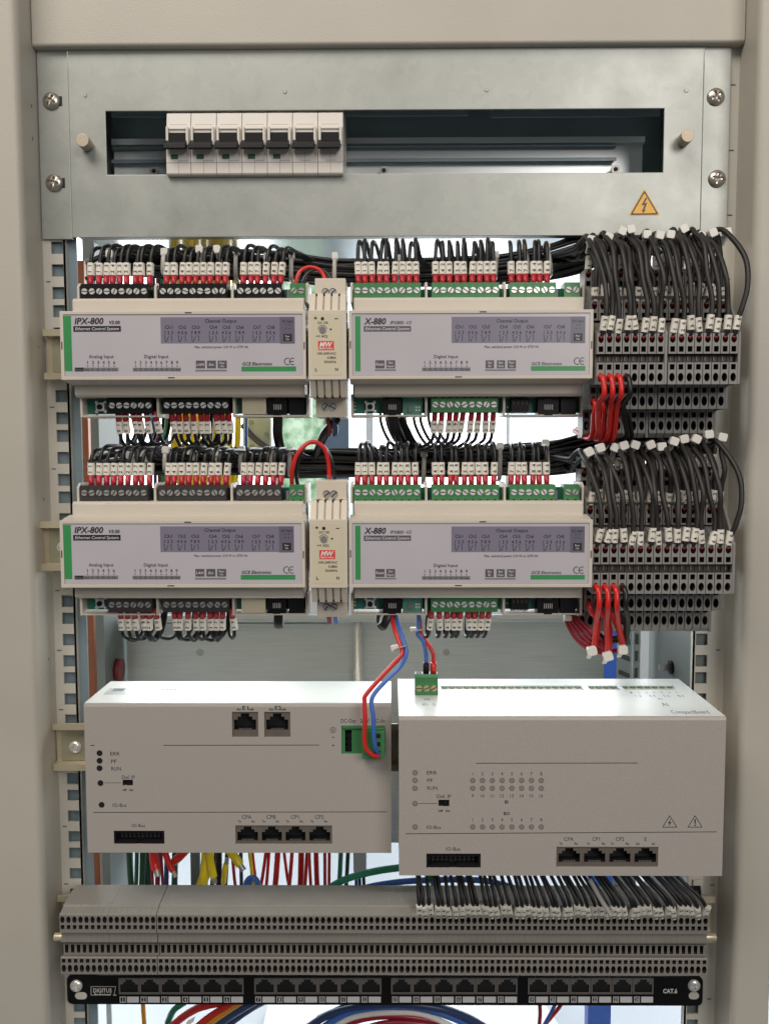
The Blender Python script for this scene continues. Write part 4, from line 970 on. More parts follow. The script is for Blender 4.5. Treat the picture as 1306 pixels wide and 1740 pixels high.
# red and black supply wires on the stacks
for row, xs_ in ((0, SU1), (1, SL)):
    key = ('upper', 'lower')[row]; dz = DZS*row
    z1 = ZS['l1'][0]+(ZS['l1'][1]-ZS['l1'][0])*.56+dz; z2 = ZS['l2'][0]+(ZS['l2'][1]-ZS['l2'][0])*.56+dz
    for k in range(4):
        x = xs_[k]; col = 'redw' if k < 3 else 'cable'
        if row == 0: px = ((1016, 690), (1012, 742)), ((1037, 690), (1028, 748)), ((1048, 690), (1038, 750)), ((1058, 690), (1066, 745))
        else: px = ((1012, 1060), (1007, 1104)), ((1030, 1060), (1031, 1112)), ((1050, 1060), (1060, 1104)), ((1066, 1060), (1061, 1100))
        pa = P(*px[k][0], -62); pb = P(*px[k][1], -40 if row == 0 else -50)
        b = MB(); b.tube([(x, Y1+4, z1), (x, Y1-4, z1+.2), (x+.4, Y1-7, z1-4), (x+.6, Y1-7, z1-12), pa, pb]+([(pb.x+(-6 if k < 3 else 4), -8, pb.z+6)] if row == 0 else [(pb.x, -42, pb.z-3)]), 1.75, 9, n=6)
        w = b.build('supply_wire', col, fix=False)
        tag(w, ('%s red' % NUM[k] if k < 3 else 'black')+' supply wire hanging from the front tier of the %s terminal stack' % key, 'wire', 'supply wires on the terminal stacks')
        b = MB(); b.tube([(x, Y1+1, z1), (x, Y1-1.2, z1)], 2.2, 10); b.build('ferrule', 'redw' if k < 3 else 'ferrule2', w)
    for k in range(4):
        x = xs_[k]-.3; col = 'redw' if k < 3 else 'cable'
        if row == 0: px = ((1008, 705), (1002, 745)), ((1026, 705), (1020, 748)), ((1041, 705), (1032, 752)), ((1066, 705), (1070, 745))
        else: px = ((1016, 1060), (1009, 1103)), ((1034, 1060), (1035, 1111)), ((1046, 1060), (1057, 1103)), ((1062, 1060), (1058, 1099))
        pa = P(*px[k][0], -50); pb = P(*px[k][1], -34 if row == 0 else -44)
        b = MB(); b.tube([(x, Y2+4, z2), (x, Y2-3, z2+.2), (x+.4, Y2-5.5, z2-4), pa, pb]+([(pb.x-5, -6, pb.z+6)] if row == 0 else [(pb.x, -40, pb.z-3)]), 1.7, 9, n=6)
        w = b.build('supply_wire', col, fix=False)
        tag(w, ('%s red' % NUM[k] if k < 3 else 'black')+' supply wire hanging from the second tier of the %s terminal stack' % key, 'wire', 'supply wires on the terminal stacks')
# dark red feed below the lower stack
for k in range(5):
    o_ = k*1.9
    b = MB(); b.tube([P(956+o_*1.4, 1020, -20), P(958+o_*1.6, 1040, -24), P(964+o_*3.0, 1062-k*1.5, -30-k*2), P(980+o_*3.6, 1088-k*3, -36-k*3), P(1006+o_*2, 1106-k*4.5, -40), P(1034, 1110-k, -42), P(1058, 1100, -40), P(1066, 1085, -36)], 1.35, 8, n=5)
    w = b.build('feed_wire', 'dredw', fix=False); tag(w, '%s dark red feed wire curving to the ties under the lower terminal stack' % NUM[k], 'wire', 'dark red feed wires under the lower stack')
for k in range(2):
    b = MB(); b.tube([P(994+k*8, 1058, -14), P(1010+k*8, 1078, -22), P(1034, 1090-k*5, -30), P(1058, 1086-k*6, -34), P(1068, 1070, -36)], 1.5, 8, n=5)
    w = b.build('feed_wire', 'cable', fix=False); tag(w, '%s thin black wire looping behind the red ones under the lower stack' % NUM[k], 'wire', 'black loops under the lower stack')

# ================================================================== CABLE TIES
def tie(px, py, label, group, Yh=None, strap=None, w=11, h=13, rot=0.0, lay=False):
    """a nylon tie: blocky head and a strap round the cables"""
    Yh = -4 if Yh is None else Yh
    c = P(px, py, Yh); k = (P(px+1, py, Yh)-P(px, py, Yh)).length
    b = MB(); ww, hh = w*k/2, h*k/2; cr, sr = math.cos(rot), math.sin(rot)
    pr = [(-ww*.8, -hh), (ww*.8, -hh), (ww, -hh*.6), (ww, hh*.6), (ww*.8, hh), (-ww*.8, hh), (-ww, hh*.6), (-ww, -hh*.6)]
    b.slab([(c.x+x*cr-z*sr, c.z+x*sr+z*cr) for x, z in pr], Yh-2, Yh+2.2)
    hd = b.build('cable_tie', 'tie', None, c, bevel=.4); tag(hd, label, 'cable tie', group)
    b = MB()
    if strap:
        e = P(strap[0], strap[1], Yh-3)
        b.tube([c+Vector((0, 2, 1)), c+Vector((0, -1.5, -hh*.5)), (c.x*.6+e.x*.4, Yh-4.0, c.z*.6+e.z*.4), (e.x, Yh-3.5, e.z), (e.x, Yh+6, e.z-2.5)], (lambda q: (1.6, .5)), 6, n=4, flat=(1, 0, 0))
        b.build('strap', 'tiec', hd, fix=False)
    else:
        b.tube([c+Vector((0, 2, hh*.3)), c+Vector((0, 4.5, -hh)), c+Vector((0, 9, -hh*2.4))], (lambda q: (1.7, .6)), 6, n=4, flat=(1, 0, 0)); b.build('strap', 'tie', hd, fix=False)
    return hd
UT = [(187, 432, None), (280, 429, (278, 462)), (339, 424, None), (369, 424, None), (402, 426, (401, 470)), (453, 437, (452, 466)), (496, 433, (495, 472)), (569, 436, (568, 476)), (677, 440, (676, 470)), (842, 434, (841, 468)), (890, 420, (897, 455)), (928, 417, (935, 462))]
for i, (x, y, st) in enumerate(UT): tie(x, y, 'white cable tie on the upper cable trunk, %s from the copper bar' % NUM[i], 'ties on the cable trunks', -30 if i < 4 else -12, st, 12 if i < 5 else 10, 13)
LT_ = [(221, 773, None), (241, 769, None), (282, 765, (281, 800)), (324, 766, None), (365, 768, None), (410, 764, (409, 800)), (462, 766, (461, 792)), (493, 766, (492, 805)), (720, 770, (719, 818)), (849, 758, (848, 812)), (926, 753, (930, 800))]
for i, (x, y, st) in enumerate(LT_): tie(x, y, 'white cable tie on the lower cable trunk, %s from the copper bar' % NUM[i], 'ties on the cable trunks', -30 if i < 5 else -14, st, 12, 13)
US = [(1003, 408), (1033, 403), (1056, 393), (1071, 390), (1098, 399), (1120, 400), (1138, 399), (1161, 389), (1190, 401), (1210, 396), (1234, 395)]
for i, (x, y) in enumerate(US): tie(x, y, 'white cable tie atop the upper terminal stack, %s from the module' % NUM[i], 'ties on top of the terminal stacks', random.uniform(-48, -42), None, 14, 14, random.uniform(-.5, .5))
LS = [(1000, 768), (1019, 761), (1045, 761), (1059, 757), (1078, 756), (1104, 756), (1123, 759), (1144, 750), (1161, 746), (1182, 746), (1203, 738), (1226, 743)]
for i, (x, y) in enumerate(LS): tie(x, y, 'white cable tie atop the lower terminal stack, %s from the module' % NUM[i], 'ties on top of the terminal stacks', random.uniform(-48, -42), None, 15, 14, random.uniform(-.5, .5))
for i, (x, y) in enumerate([(1005, 1106), (1032, 1115), (1057, 1104)]): tie(x, y, 'white cable tie on the %s red bundle under the lower terminal stack' % NUM[i], 'ties on the red supply wires', -58, None, 16, 15, (.2, .3, .1)[i])
tie(964, 1050, 'white cable tie on the dark red feed wires under the module', 'ties on the wires', -32, None, 13, 9)
tie(671, 1101, 'white cable tie round the twisted red and blue pair, lower end sticking out', 'ties on the wires', -60, (688, 1098), 14, 10, .2)
tie(702, 1070, 'small white cable tie on the short red and blue pair', 'ties on the wires', -40, (716, 1070), 11, 8)

# ================================================================== SINGLE CABLES BETWEEN THE ROWS
def cable(name, pts, r, m, label, group=None, n=6, sides=8, flat=None, cat='wire'):
    b = MB(); b.tube([P(*p) for p in pts], r, sides, n=n, flat=flat); o = b.build(name, m, fix=False); return tag(o, label, cat, group)
FL = (lambda q: (3.2, 1.2))
def flatcable(pts, label, w=3.4): return cable('flat_cable', pts, (lambda q: (w, 1.3)), 'cable', label, 'flat black cables under the modules', sides=10, flat=(1, 0, 0), cat='cable')
flatcable([(472, 700, -33), (472, 716, -32), (472, 740, -28), (477, 765, -15), (482, 785, 5)], 'flat black cable from the black-strip module into the lower trunk')
flatcable([(666, 700, -33), (668, 714, -32), (674, 735, -28), (686, 757, -15), (702, 775, 4)], 'flat black cable hanging under the upper green-strip module', 3.8)
flatcable([(679, 712, -22), (688, 728, -18), (700, 752, -8), (716, 775, 6)], 'second flat black cable behind the one under the upper green-strip module', 3.0)
flatcable([(473, 1026, -33), (473, 1040, -36), (473, 1060, -35), (474, 1064, -30), (474, 1040, -22)], 'flat black cable end sticking out under the dark grey-strip module', 3.2)
flatcable([(664, 1024, -33), (660, 1040, -40), (652, 1062, -42), (644, 1064, -36), (645, 1042, -26), (652, 1022, -20)], 'flat black cable loop under the lower green-strip module', 3.0)
cable('twin_cable', [(571, 712, -30), (560, 726, -22), (549, 742, -14), (540, 765, 0), (532, 785, 8)], 3.3, 'cable', 'thick black mains cable leaving the upper power supply', cat='cable')
for px, m, t in ((557, 'ferrule2', 'dark red'), (567, 'navyw', 'dark blue')):
    cable('mains_wire', [(px, 704, -33), (px, 716, -30), (px+4, 728, -26), (px+1, 738, -20), (px-4, 728, -12)], 1.6, m, '%s wire under the upper power supply' % t, 'mains wires under the power supplies')
for px, m, t in ((558, 'ferrule2', 'dark red'), (569, 'bluew', 'blue')):
    cable('mains_wire', [(px, 1028, -33), (px, 1040, -31), (px+1, 1052, -26), (px+2, 1056, -15), (px+2, 1030, -6)], 1.6, m, '%s wire under the lower power supply' % t, 'mains wires under the power supplies')
cable('jumper_wire', [(501, 494, -33), (503, 478, -33), (509, 462, -32), (523, 454, -30), (540, 457, -30), (550, 468, -31), (555, 484, -33)], 1.35, 'redw', 'short red jumper wire between black-strip module and power supply', 'jumpers to the power supplies')
cable('jumper_wire', [(512, 494, -32), (514, 478, -32), (524, 463, -30), (540, 457, -28), (555, 464, -29), (563, 475, -31), (567, 486, -33)], 1.35, 'cable', 'short black jumper wire between black-strip module and power supply', 'jumpers to the power supplies')
cable('jumper_wire', [(501, 838, -33), (496, 822, -36), (497, 795, -40), (507, 768, -40), (528, 751, -38), (548, 758, -38), (557, 780, -36), (560, 812, -33)], 1.5, 'redw', 'high red jumper loop above the lower power supply', 'jumpers to the power supplies')
cable('jumper_wire', [(511, 838, -32), (504, 815, -34), (506, 785, -36), (518, 757, -36), (536, 752, -35), (554, 764, -35), (564, 790, -34), (569, 814, -32)], 1.35, 'cable', 'high black jumper loop above the lower power supply', 'jumpers to the power supplies')
for k, (px, py, nm) in enumerate(((501, 484, 'black-strip module, red jumper'), (512, 484, 'black-strip module, black jumper'), (551, 474, 'upper power supply, red jumper'), (566, 478, 'upper power supply, black jumper'))):
    pass
# ================================================================== YELLOW AND COLOURED CABLES AT THE BACK
for k in range(11):
    x = 296+k*10.6+random.uniform(-2, 2); Y = 58+random.uniform(-8, 14)
    cable('yellow_cable', [(x-3, 430, Y), (x+random.uniform(-4, 4), 560, Y+2), (x+random.uniform(-2, 3), 700, Y), (x+random.uniform(-2, 2), 760, Y-2), (x+random.uniform(-4, 4), 840, Y)], 2.5, 'yelloww', '%s thick yellow cable along, running down behind the relay modules' % NUM[k], 'yellow cables behind the modules', n=4, cat='cable')
for k, (x, m, t) in enumerate([(207, 'navyw', 'dark blue'), (217, 'dgreenw', 'dark green'), (232, 'dgreenw', 'dark green'), (240, 'navyw', 'dark blue'), (256, 'bluew', 'blue'), (263, 'navyw', 'dark blue'), (270, 'dredw', 'dark red'), (278, 'greenw', 'green'), (284, 'dgreenw', 'dark green'), (418, 'bluew', 'blue')]):
    cable('back_wire', [(x-2, 470, 70), (x, 600, 72), (x+random.uniform(-2, 2), 720, 70), (x+random.uniform(-3, 3), 850, 70)], 1.5 if k != 7 else 2.3, m, '%s wire, %s of those hanging behind the lower edge of the black-strip module' % (t, NUM[k]), 'coloured wires behind the black-strip module', n=4)
DOWN = [(222, 'dgreenw', 2.6), (232, 'dgreenw', 1.8), (242, 'dgreenw', 2.6), (246, 'navyw', 1.8), (253, 'dgreenw', 2.0), (259, 'dredw', 1.3), (268, 'ferrule2', 2.2), (276, 'dredw', 1.4), (283, 'navyw', 2.0), (297, 'dgreenw', 2.6), (362, 'cable', 2.0), (372, 'cable', 2.6), (384, 'cable', 1.8), (398, 'redw', 1.4), (410, 'navyw', 1.6), (432, 'redw', 2.2), (446, 'redw', 1.4), (454, 'redw', 1.4), (469, 'redw', 2.4), (488, 'redw', 1.3), (493, 'redw', 1.6), (511, 'redw', 2.6), (519, 'redw', 1.6), (527, 'redw', 1.3), (538, 'redw', 2.2), (552, 'redw', 1.4), (559, 'redw', 1.3), (577, 'greenw', 1.9), (589, 'dgreenw', 1.7)]
CN = {'dgreenw': 'dark green', 'navyw': 'navy blue', 'dredw': 'dark red', 'ferrule2': 'brownish red', 'cable': 'black', 'redw': 'red', 'greenw': 'green', 'bluew': 'blue', 'yelloww': 'yellow', 'orangew': 'orange'}
for k, (x, m, r) in enumerate(DOWN):
    a = random.uniform(-9, 9) if m == 'redw' else random.uniform(-4, 4); Y = random.uniform(55, 85)
    cable('hanging_wire', [(x-a, 1425, Y), (x-a*.6, 1455, Y), (x, 1490, Y), (x+a*.7, 1525, Y-2), (x+a, 1590, Y-3)], r, m, '%s %s wire along, hanging between the smaller controller and the terminal strip' % (NUM[sum(1 for q_ in DOWN[:k] if q_[1] == m)], CN[m]), 'wires hanging under the smaller controller: %s' % CN[m], n=4)
# yellow cables with bare cut ends, red ones too
def cutcable(pts, r, m, label, cap='steel2'):
    o = cable('cut_cable', pts, r, m, label, 'cut cables above the terminal strip', n=5, cat='cable')
    p0, p1 = P(*pts[-2]), P(*pts[-1]); b = MB(); d = (p1-p0).normalized()
    b.tube([p1-d*1, p1+d*5], r*.72, 8); b.build('bare_end', cap, o, fix=False); return o
cutcable([(336, 1540, 34), (342, 1505, 32), (352, 1475, 34), (356, 1440, 40)], 4.2, 'yelloww', 'thick yellow cable rising to the controller, its sheath split')
cutcable([(350, 1540, 34), (346, 1500, 30), (349, 1462, 34), (351, 1430, 40)], 3.4, 'yelloww', 'yellow cable crossing behind the split one')
cutcable([(354, 1430, 30), (358, 1465, 28), (363, 1490, 27)], 3.0, 'yelloww', 'yellow cable pointing down with a bare grey end')
cutcable([(384, 1440, 30), (398, 1455, 27), (408, 1470, 25)], 3.4, 'yelloww', 'yellow cable slanting down with a bare silver end')
cutcable([(380, 1500, 40), (382, 1480, 36), (384, 1468, 36)], 2.2, 'yelloww', 'short yellow cable stub between black wires')
cable('hanging_wire', [(422, 1420, 40), (425, 1455, 38), (429, 1492, 40), (430, 1530, 42)], 1.5, 'yelloww', 'thin yellow wire beside the blue loop', n=4)
cutcable([(276, 1430, 30), (285, 1462, 28), (294, 1480, 27)], 2.6, 'redw', 'red cable slanting down with a cut end')
cutcable([(320, 1440, 30), (305, 1456, 28), (297, 1463, 30)], 3.4, 'redw', 'thick red cable lying across the hanging green wires')
cutcable([(260, 1430, 30), (262, 1462, 30), (266, 1478, 28)], 3.6, 'redw', 'stubby red cable above the brown wires')
cable('blue_loop', [(416, 1530, 25), (419, 1500, 22), (428, 1492, 20), (438, 1500, 22), (444, 1530, 26)], 2.3, 'bluew', 'blue wire loop peeping over the terminal strip', cat='wire')
cable('blue_loop', [(424, 1530, 22), (425, 1502, 18), (431, 1494, 18), (440, 1506, 20), (440, 1535, 24)], 1.4, 'bluew', 'thin blue wire inside the blue loop', cat='wire')
cable('green_cable', [(530, 1530, 5), (550, 1514, -2), (590, 1493, -8), (640, 1480, -10), (690, 1474, -10), (720, 1478, -6), (735, 1500, 0)], 2.5, 'greenw', 'green cable arching over the terminal strip towards the larger controller', cat='cable')
cable('navy_cable', [(585, 1530, 8), (610, 1512, 2), (660, 1501, -2), (720, 1496, -2), (800, 1495, -2), (850, 1502, 0), (905, 1520, 6)], 2.2, 'bluew', 'dark blue cable arching over the terminal strip behind the black wires', cat='cable')
b = MB(); c = P(322, 1480, 75); b.box(c.x-4, c.x+4, 95, 99, c.z-60, c.z+60); q = b.build('vertical_strut', 'inner', bevel=.4); tag(q, 'grey vertical strut behind the yellow cables', 'strut')
b = MB(); a = P(600, 1482, 110); c = P(622, 1448, 110); b.box(a.x, c.x, 110, 125, a.z, c.z+30, 0); q = b.build('floor_box', 'rearrail', bevel=1); tag(q, 'grey socket box behind the green wires', 'box')
for k, x in enumerate((604, 610, 617)): cable('hanging_wire', [(x, 1478, 112), (x+1, 1500, 112), (x+1, 1530, 110)], 1.5, ('bluew', 'navyw', 'cable')[k], '%s wire dropping out of the grey socket box' % ('blue', 'navy', 'black')[k], n=3)

# ================================================================== CONTROLLERS
def gplate(b, u0, u1, v0, v1, holes, fn, depth, mi=0):
    """a plate with rectangular holes; FN(u, v, d) gives the point at depth d"""
    us = sorted({u0, u1, *[h[0] for h in holes], *[h[1] for h in holes]}); vs = sorted({v0, v1, *[h[2] for h in holes], *[h[3] for h in holes]})
    for a, c in zip(us[:-1], us[1:]):
        for e, f in zip(vs[:-1], vs[1:]):
            m = ((a+c)/2, (e+f)/2)
            if any(h[0] < m[0] < h[1] and h[2] < m[1] < h[3] for h in holes): continue
            b.face([fn(a, e, 0), fn(c, e, 0), fn(c, f, 0), fn(a, f, 0)], mi)
    for h in holes:
        c = [(h[0], h[2]), (h[1], h[2]), (h[1], h[3]), (h[0], h[3])]
        for i in range(4): p, q = c[i], c[(i+1) % 4]; b.face([fn(*p, 0), fn(*p, depth), fn(*q, depth), fn(*q, 0)], mi)
def prect(x0, x1, y0, y1, Y):
    a = P(x0, y1, Y); c = P(x1, y0, Y); return (a.x, c.x, a.z, c.z)
def t_socket(b, r, Y, body=0, inner=1, bot=1, frac=0.30, depth=8, pins=None, down=True):
    """RJ45 opening: a stepped T cut into the rectangle R"""
    x0, x1, z0, z1 = r; w, h = x1-x0, z1-z0; zb = z0+h*frac if down else z0+h*.08
    zt = z1-h*.06; m = (zt-zb)
    up = [(x0+w*.08, zb+m*.62), (x0+w*.08, zb+m*.62), (x0+w*.22, zb+m*.62), (x0+w*.22, zb+m*.80), (x0+w*.34, zb+m*.80), (x0+w*.34, zt), (x1-w*.34, zt), (x1-w*.34, zb+m*.80), (x1-w*.22, zb+m*.80), (x1-w*.22, zb+m*.62), (x1-w*.08, zb+m*.62)]
    b.band(x0, x1, z0, z1, Y, up[1:], [(x0+w*.08, zb), (x1-w*.08, zb)], depth, mi=body, inner=inner, bottom=bot)
    if pins is not None:
        for k in range(8): xx = x0+w*(.28+.063*k); b.box(xx-.14, xx+.14, Y+.2, Y+1.2, zb, zb+.7, pins)
def controller(nm, label, px0, px1, pyt, pyb, Yf, pyback, pxm, holes_px):
    x0, x1 = P(px0, (pyt+pyb)/2, Yf).x, P(px1, (pyt+pyb)/2, Yf).x; zt, zb_ = P(pxm, pyt, Yf).z, P(pxm, pyb, Yf).z
    Yb = PZ(pxm, pyback, zt).y
    t = thing(nm, ((x0+x1)/2, Yb, zb_), label, 'controller', None)
    hs = [prect(*h, Yf) for h in holes_px]
    b = MB(); gplate(b, x0, x1, zb_, zt-2.2, hs, lambda u, v, d: (u, Yf+d, v), 1.2)
    b.faces([(x0, Yf, zt-2.2), (x1, Yf, zt-2.2), (x1, Yf+.6, zt-.5), (x0, Yf+.6, zt-.5), (x0, Yf+1.6, zt), (x1, Yf+1.6, zt)], [(0, 1, 2, 3), (3, 2, 5, 4)], 0)
    b.face([(x0, Yf, zb_), (x0, Yf+6, zb_-.01), (x1, Yf+6, zb_-.01), (x1, Yf, zb_)], 0)
    fp = b.build('front_plate', 'ctrl', t, fix=False)
    b = MB(); b.box(x0+.1, x1-.1, Yf+10, Yb, zb_+.3, zt-1.2); b.box(x0+.05, x0+1.0, Yf+.4, Yf+10, zb_+.3, zt-1.0); b.box(x1-1.0, x1-.05, Yf+.4, Yf+10, zb_+.3, zt-1.0); b.box(x0+1, x1-1, Yf+6, Yf+10, zb_+.3, zb_+1)
    b.build('housing', 'ctrlside', t)
    return t, fp, x0, x1, zb_, zt, Yb
# --- the smaller one
YC = -60.0
H1 = [(394.7, 438.4, 1209.5, 1252.7), (449.3, 493.0, 1209.5, 1252.7), (194, 279.3, 1411.7, 1434.5), (400.4, 564, 1402.7, 1434.5), (580, 654, 1233, 1281), (208.6, 226, 1325, 1335)]
t, fp, x0, x1, zb_, zt, Yb = controller('controller', 'smaller beige controller with two upper network ports and green power connector', 146, 664.5, 1195.5, 1449, YC, 1157.5, 400, H1)
c1t = t
zz = zt
b = MB(); ys = PZ(400, 1168.5, zz).y
b.box(x0, x1, YC+1.6, ys-.25, zz-1.2, zz); b.box(x0, x1, ys+.05, Yb, zz-1.2, zz-.05); b.box(x0+1, x1-1, ys-.3, ys+.2, zz-1.2, zz-.5); b.build('top_cover', 'ctrltop', t)
a = PZ(190, 1168, zz); c_ = PZ(285, 1188, zz); e_ = PZ(208, 1168, zz)
b = MB(); b.prismz([(x0+6, ys-17), (x0+57, ys-17), (x0+57, ys-1.5), (x0+6, ys-1.5)], zz, zz+.1, 0)
st = b.build('type_sticker', 'sticker', t)
b = MB()
for k in range(26):
    xx = x0+22+k*1.05; b.box(xx, xx+random.choice([.35, .5, .7]), ys-15, ys-11.5, zz+.1, zz+.14)
for k in range(8): b.box(x0+24+k*2.2, x0+25.6+k*2.2, ys-6, ys-3, zz+.1, zz+.14)
for k in range(4): b.box(x0+43+k*3, x0+45+k*3, ys-7, ys-2.5, zz+.1, zz+.14)
b.box(x0+9, x0+17, ys-9, ys-2.5, zz+.1, zz+.14); b.build('barcode', 'greyprint', st, fix=False)
for h in H1[:2]:
    b = MB(); t_socket(b, prect(*h, YC+1.0), YC+1.0, pins=2); b.build('network_port', ['jackb', 'dark', 'steel2'], t)
b = MB(); q = prect(*H1[3], YC+.8); w = (q[1]-q[0]); cs = [P(v, 1418, YC+.8).x for v in (421.3, 462, 502, 542.3)]
ed = [q[0]]+[(u+v)/2 for u, v in zip(cs[:-1], cs[1:])]+[q[1]]
for i in range(4):
    b = MB(); t_socket(b, (ed[i], ed[i+1], q[2], q[3]), YC+.8, frac=.2, pins=2); b.build('bus_port', ['jackb', 'dark', 'steel2'], t)
def io_bus(h, Y, t):
    q = prect(*h, Y+.9); w = q[1]-q[0]; b = MB(); m = (q[0]+q[1])/2
    b.band(q[0], q[1], q[2], q[3], Y+.9, [(q[0]+1.6, q[3]-1.4), (q[1]-1.6, q[3]-1.4)], [(q[0]+1.6, q[2]+1.6), (m-2.2, q[2]+1.6), (m-2.2, q[2]+.4), (m+2.2, q[2]+.4), (m+2.2, q[2]+1.6), (q[1]-1.6, q[2]+1.6)], 7, inner=1, bottom=1)
    o = b.build('bus_header', ['black', 'dark'], t)
    b = MB()
    for i in range(10):
        for j in range(2): xx = q[0]+4.5+(w-9)*i/9; zz_ = q[2]+(q[3]-q[2])*(.42+.22*j); b.box(xx-.28, xx+.28, Y+4, Y+7, zz_-.28, zz_+.28)
    p = b.build('pin', 'greyink', o); p['kind'] = 'stuff'
io_bus(H1[2], YC, t)
def dip(h, Y, t):
    q = prect(*h, Y+.6); b = MB(); b.box(q[0], q[1], Y+1.5, Y+6, q[2], q[3], 0); b.box(q[0]+(q[1]-q[0])*.45, q[0]+(q[1]-q[0])*.85, Y+.3, Y+2, q[2]+.7, q[3]-.7, 1); b.build('slide_switch', ['black', 'tblack'], t)
dip(H1[5], YC, t)
def lens(px, py, Y, t, m, r=2.0):
    c = P(px, py, Y); b = MB(); b.cyl((c.x, Y+.5, c.z), (0, -1, 0), r, .62, 16, 0); b.cyl((c.x, Y-.12, c.z), (0, -1, 0), r*.72, .06, 14, 1); b.build('status_light', [m, 'tb2' if m == 'jack' else 'dark'], t)
for px, py in ((169.5, 1279.7), (169.5, 1292.6), (169.5, 1305.3), (171, 1330.5), (173, 1367.5)): lens(px, py, YC, t, 'dark')
Y = YC-.08; b = MB(); L_ = lambda s, a, c, y0, y1, **k: put(b, s, a, c, y0, y1, Y, 0, **k)
L_('E1', 412, 422, 1199.5, 1206.5, bold=.01); L_('E2', 467, 478, 1199.5, 1206.5, bold=.01)
for xx in (402, 457): L_('Act', xx, xx+7.5, 1203, 1207, bold=.03); L_('Lnk', xx+21, xx+29.5, 1203, 1207, bold=.03)
for (s_, a_, c_) in (('ERR', 188, 203.5), ('PF', 189, 198.5), ('RUN', 189.5, 205.5)):
    yy = {'ERR': 1277.5, 'PF': 1290.5, 'RUN': 1303}[s_]; L_(s_, a_, c_, yy, yy+6.3)
L_('Def. IP', 207.5, 229.5, 1317.5, 1323.5); L_('Off', 208.5, 215.5, 1340.5, 1344, bold=.03); L_('On', 220, 226.5, 1340.5, 1344, bold=.03); L_('IO-Bus', 192, 215, 1365, 1371)
L_('IO-Bus', 224.5, 246.5, 1400, 1405.5)
for s_, cx in (('CPA', 419.3), ('CPB', 460.5), ('CP1', 501), ('CP2', 542.5)):
    putc(b, s_, cx, 1385, 1391.3, Y, 0); L_('Tx', cx-15, cx-9.5, 1393.8, 1397.5, bold=.02); L_('Rx', cx+8.5, cx+14, 1393.8, 1397.5, bold=.02)
L_('DC-Out', 579, 604.5, 1221.5, 1228); L_('24V DC-In', 612, 653.5, 1221.5, 1228)
line(b, 158.7, 1380.5, 656.7, 1379.5, Y, .42, 0); line(b, 278, 1266.5, 542, 1266, Y, .42, 0); line(b, 154, 1266.5, 161, 1266.5, Y, .5, 0); line(b, 177.7, 1330.3, 207, 1330.3, Y, .28, 0)
L_('+', 564, 568, 1264.5, 1268.5, bold=.05); L_('-', 564, 568, 1250, 1254, bold=.05)
cc = P(565.6, 1240.5, Y)
for i in range(16):
    a1, a2 = 2*math.pi*i/16, 2*math.pi*(i+1)/16
    b.face([(cc.x+math.cos(v)*r_, Y, cc.z+math.sin(v)*r_) for v, r_ in ((a1, 1.7), (a1, 2.0), (a2, 2.0), (a2, 1.7))][::-1], 0)
for w_, z_ in ((1.0, 0.1), (.65, -.5), (.3, -1.0)): b.box(cc.x-w_, cc.x+w_, Y-.01, Y, cc.z+z_-.1, cc.z+z_+.1)
b.box(cc.x-.12, cc.x+.12, Y-.01, Y, cc.z+.1, cc.z+1.4)
b.build('printed_lettering', 'ink', fp, fix=False)
# green power header and its plug
q = prect(*H1[4], YC+.6); b = MB(); xm = q[0]+(q[1]-q[0])*.46
b.band(q[0], xm, q[2], q[3], YC+.6, [(q[0]+2.5, q[3]-3), (xm-6.5, q[3]-3)], [(q[0]+2.5, q[2]+1.5), (xm-6.5, q[2]+1.5)], 6, inner=1, bottom=1)
b.box(xm, q[1], YC+.6, YC+7, q[2], q[3], 0); b.box(q[0]+.5, q[1], YC-.6, YC+.6, q[3]-1.6, q[3], 0)
pw = b.build('power_socket', ['tgreen', 'dark'], t)
b = MB()
for k in range(3): zz_ = q[2]+(q[3]-q[2])*(.2+.22*k); b.cyl(((q[0]+xm)/2-2+.6, YC+1.2, zz_), (0, 1, 0), 2.1, 4, 14)
b.build('pole', 'black', pw)
qq = prect(614.5, 653.4, 1243, 1290, YC-9); b = MB(); b.box(qq[0], qq[1], YC-9, YC+.55, qq[2], qq[3], 0); b.box(qq[0]+.3, qq[1]-.3, YC-6, YC-5, qq[3], qq[3]+1.2, 0)
pl = b.build('power_plug', 'tgreen', t, bevel=.4)
b = MB()
for k in range(3): zz_ = qq[2]+(qq[3]-qq[2])*(.16+.3*k); b.box(qq[1]-7, qq[1]-2.8, YC-9.08, YC-8.9, zz_, zz_+2.9)
b.build('wire_entry', 'dark', pl)
YP = YC-9.5
cable('power_wire', [(711-47, 1030, -25), (668, 1062, -50), (678, 1092, -60), (683, 1110, -64), (668, 1128, -66), (646, 1152, -69), (622, 1180, -72), (619, 1192, -73), (620, 1222, -75), (619, 1255, -75), (622, 1272, -75), (632, 1283, -74), (642, 1285, -71), (643, 1281, -67)], 1.45, 'redw', 'long red power wire running down into the green plug of the smaller controller', 'power wires of the smaller controller')
cable('power_wire', [(668, 1028, -24), (676, 1060, -49), (685, 1088, -60), (690, 1110, -64), (680, 1132, -66), (660, 1152, -69), (638, 1176, -72), (631, 1192, -74), (634, 1218, -76), (635, 1250, -76), (638, 1272, -74), (643, 1282, -69)], 1.45, 'bluew', 'long blue power wire running down into the green plug of the smaller controller', 'power wires of the smaller controller')
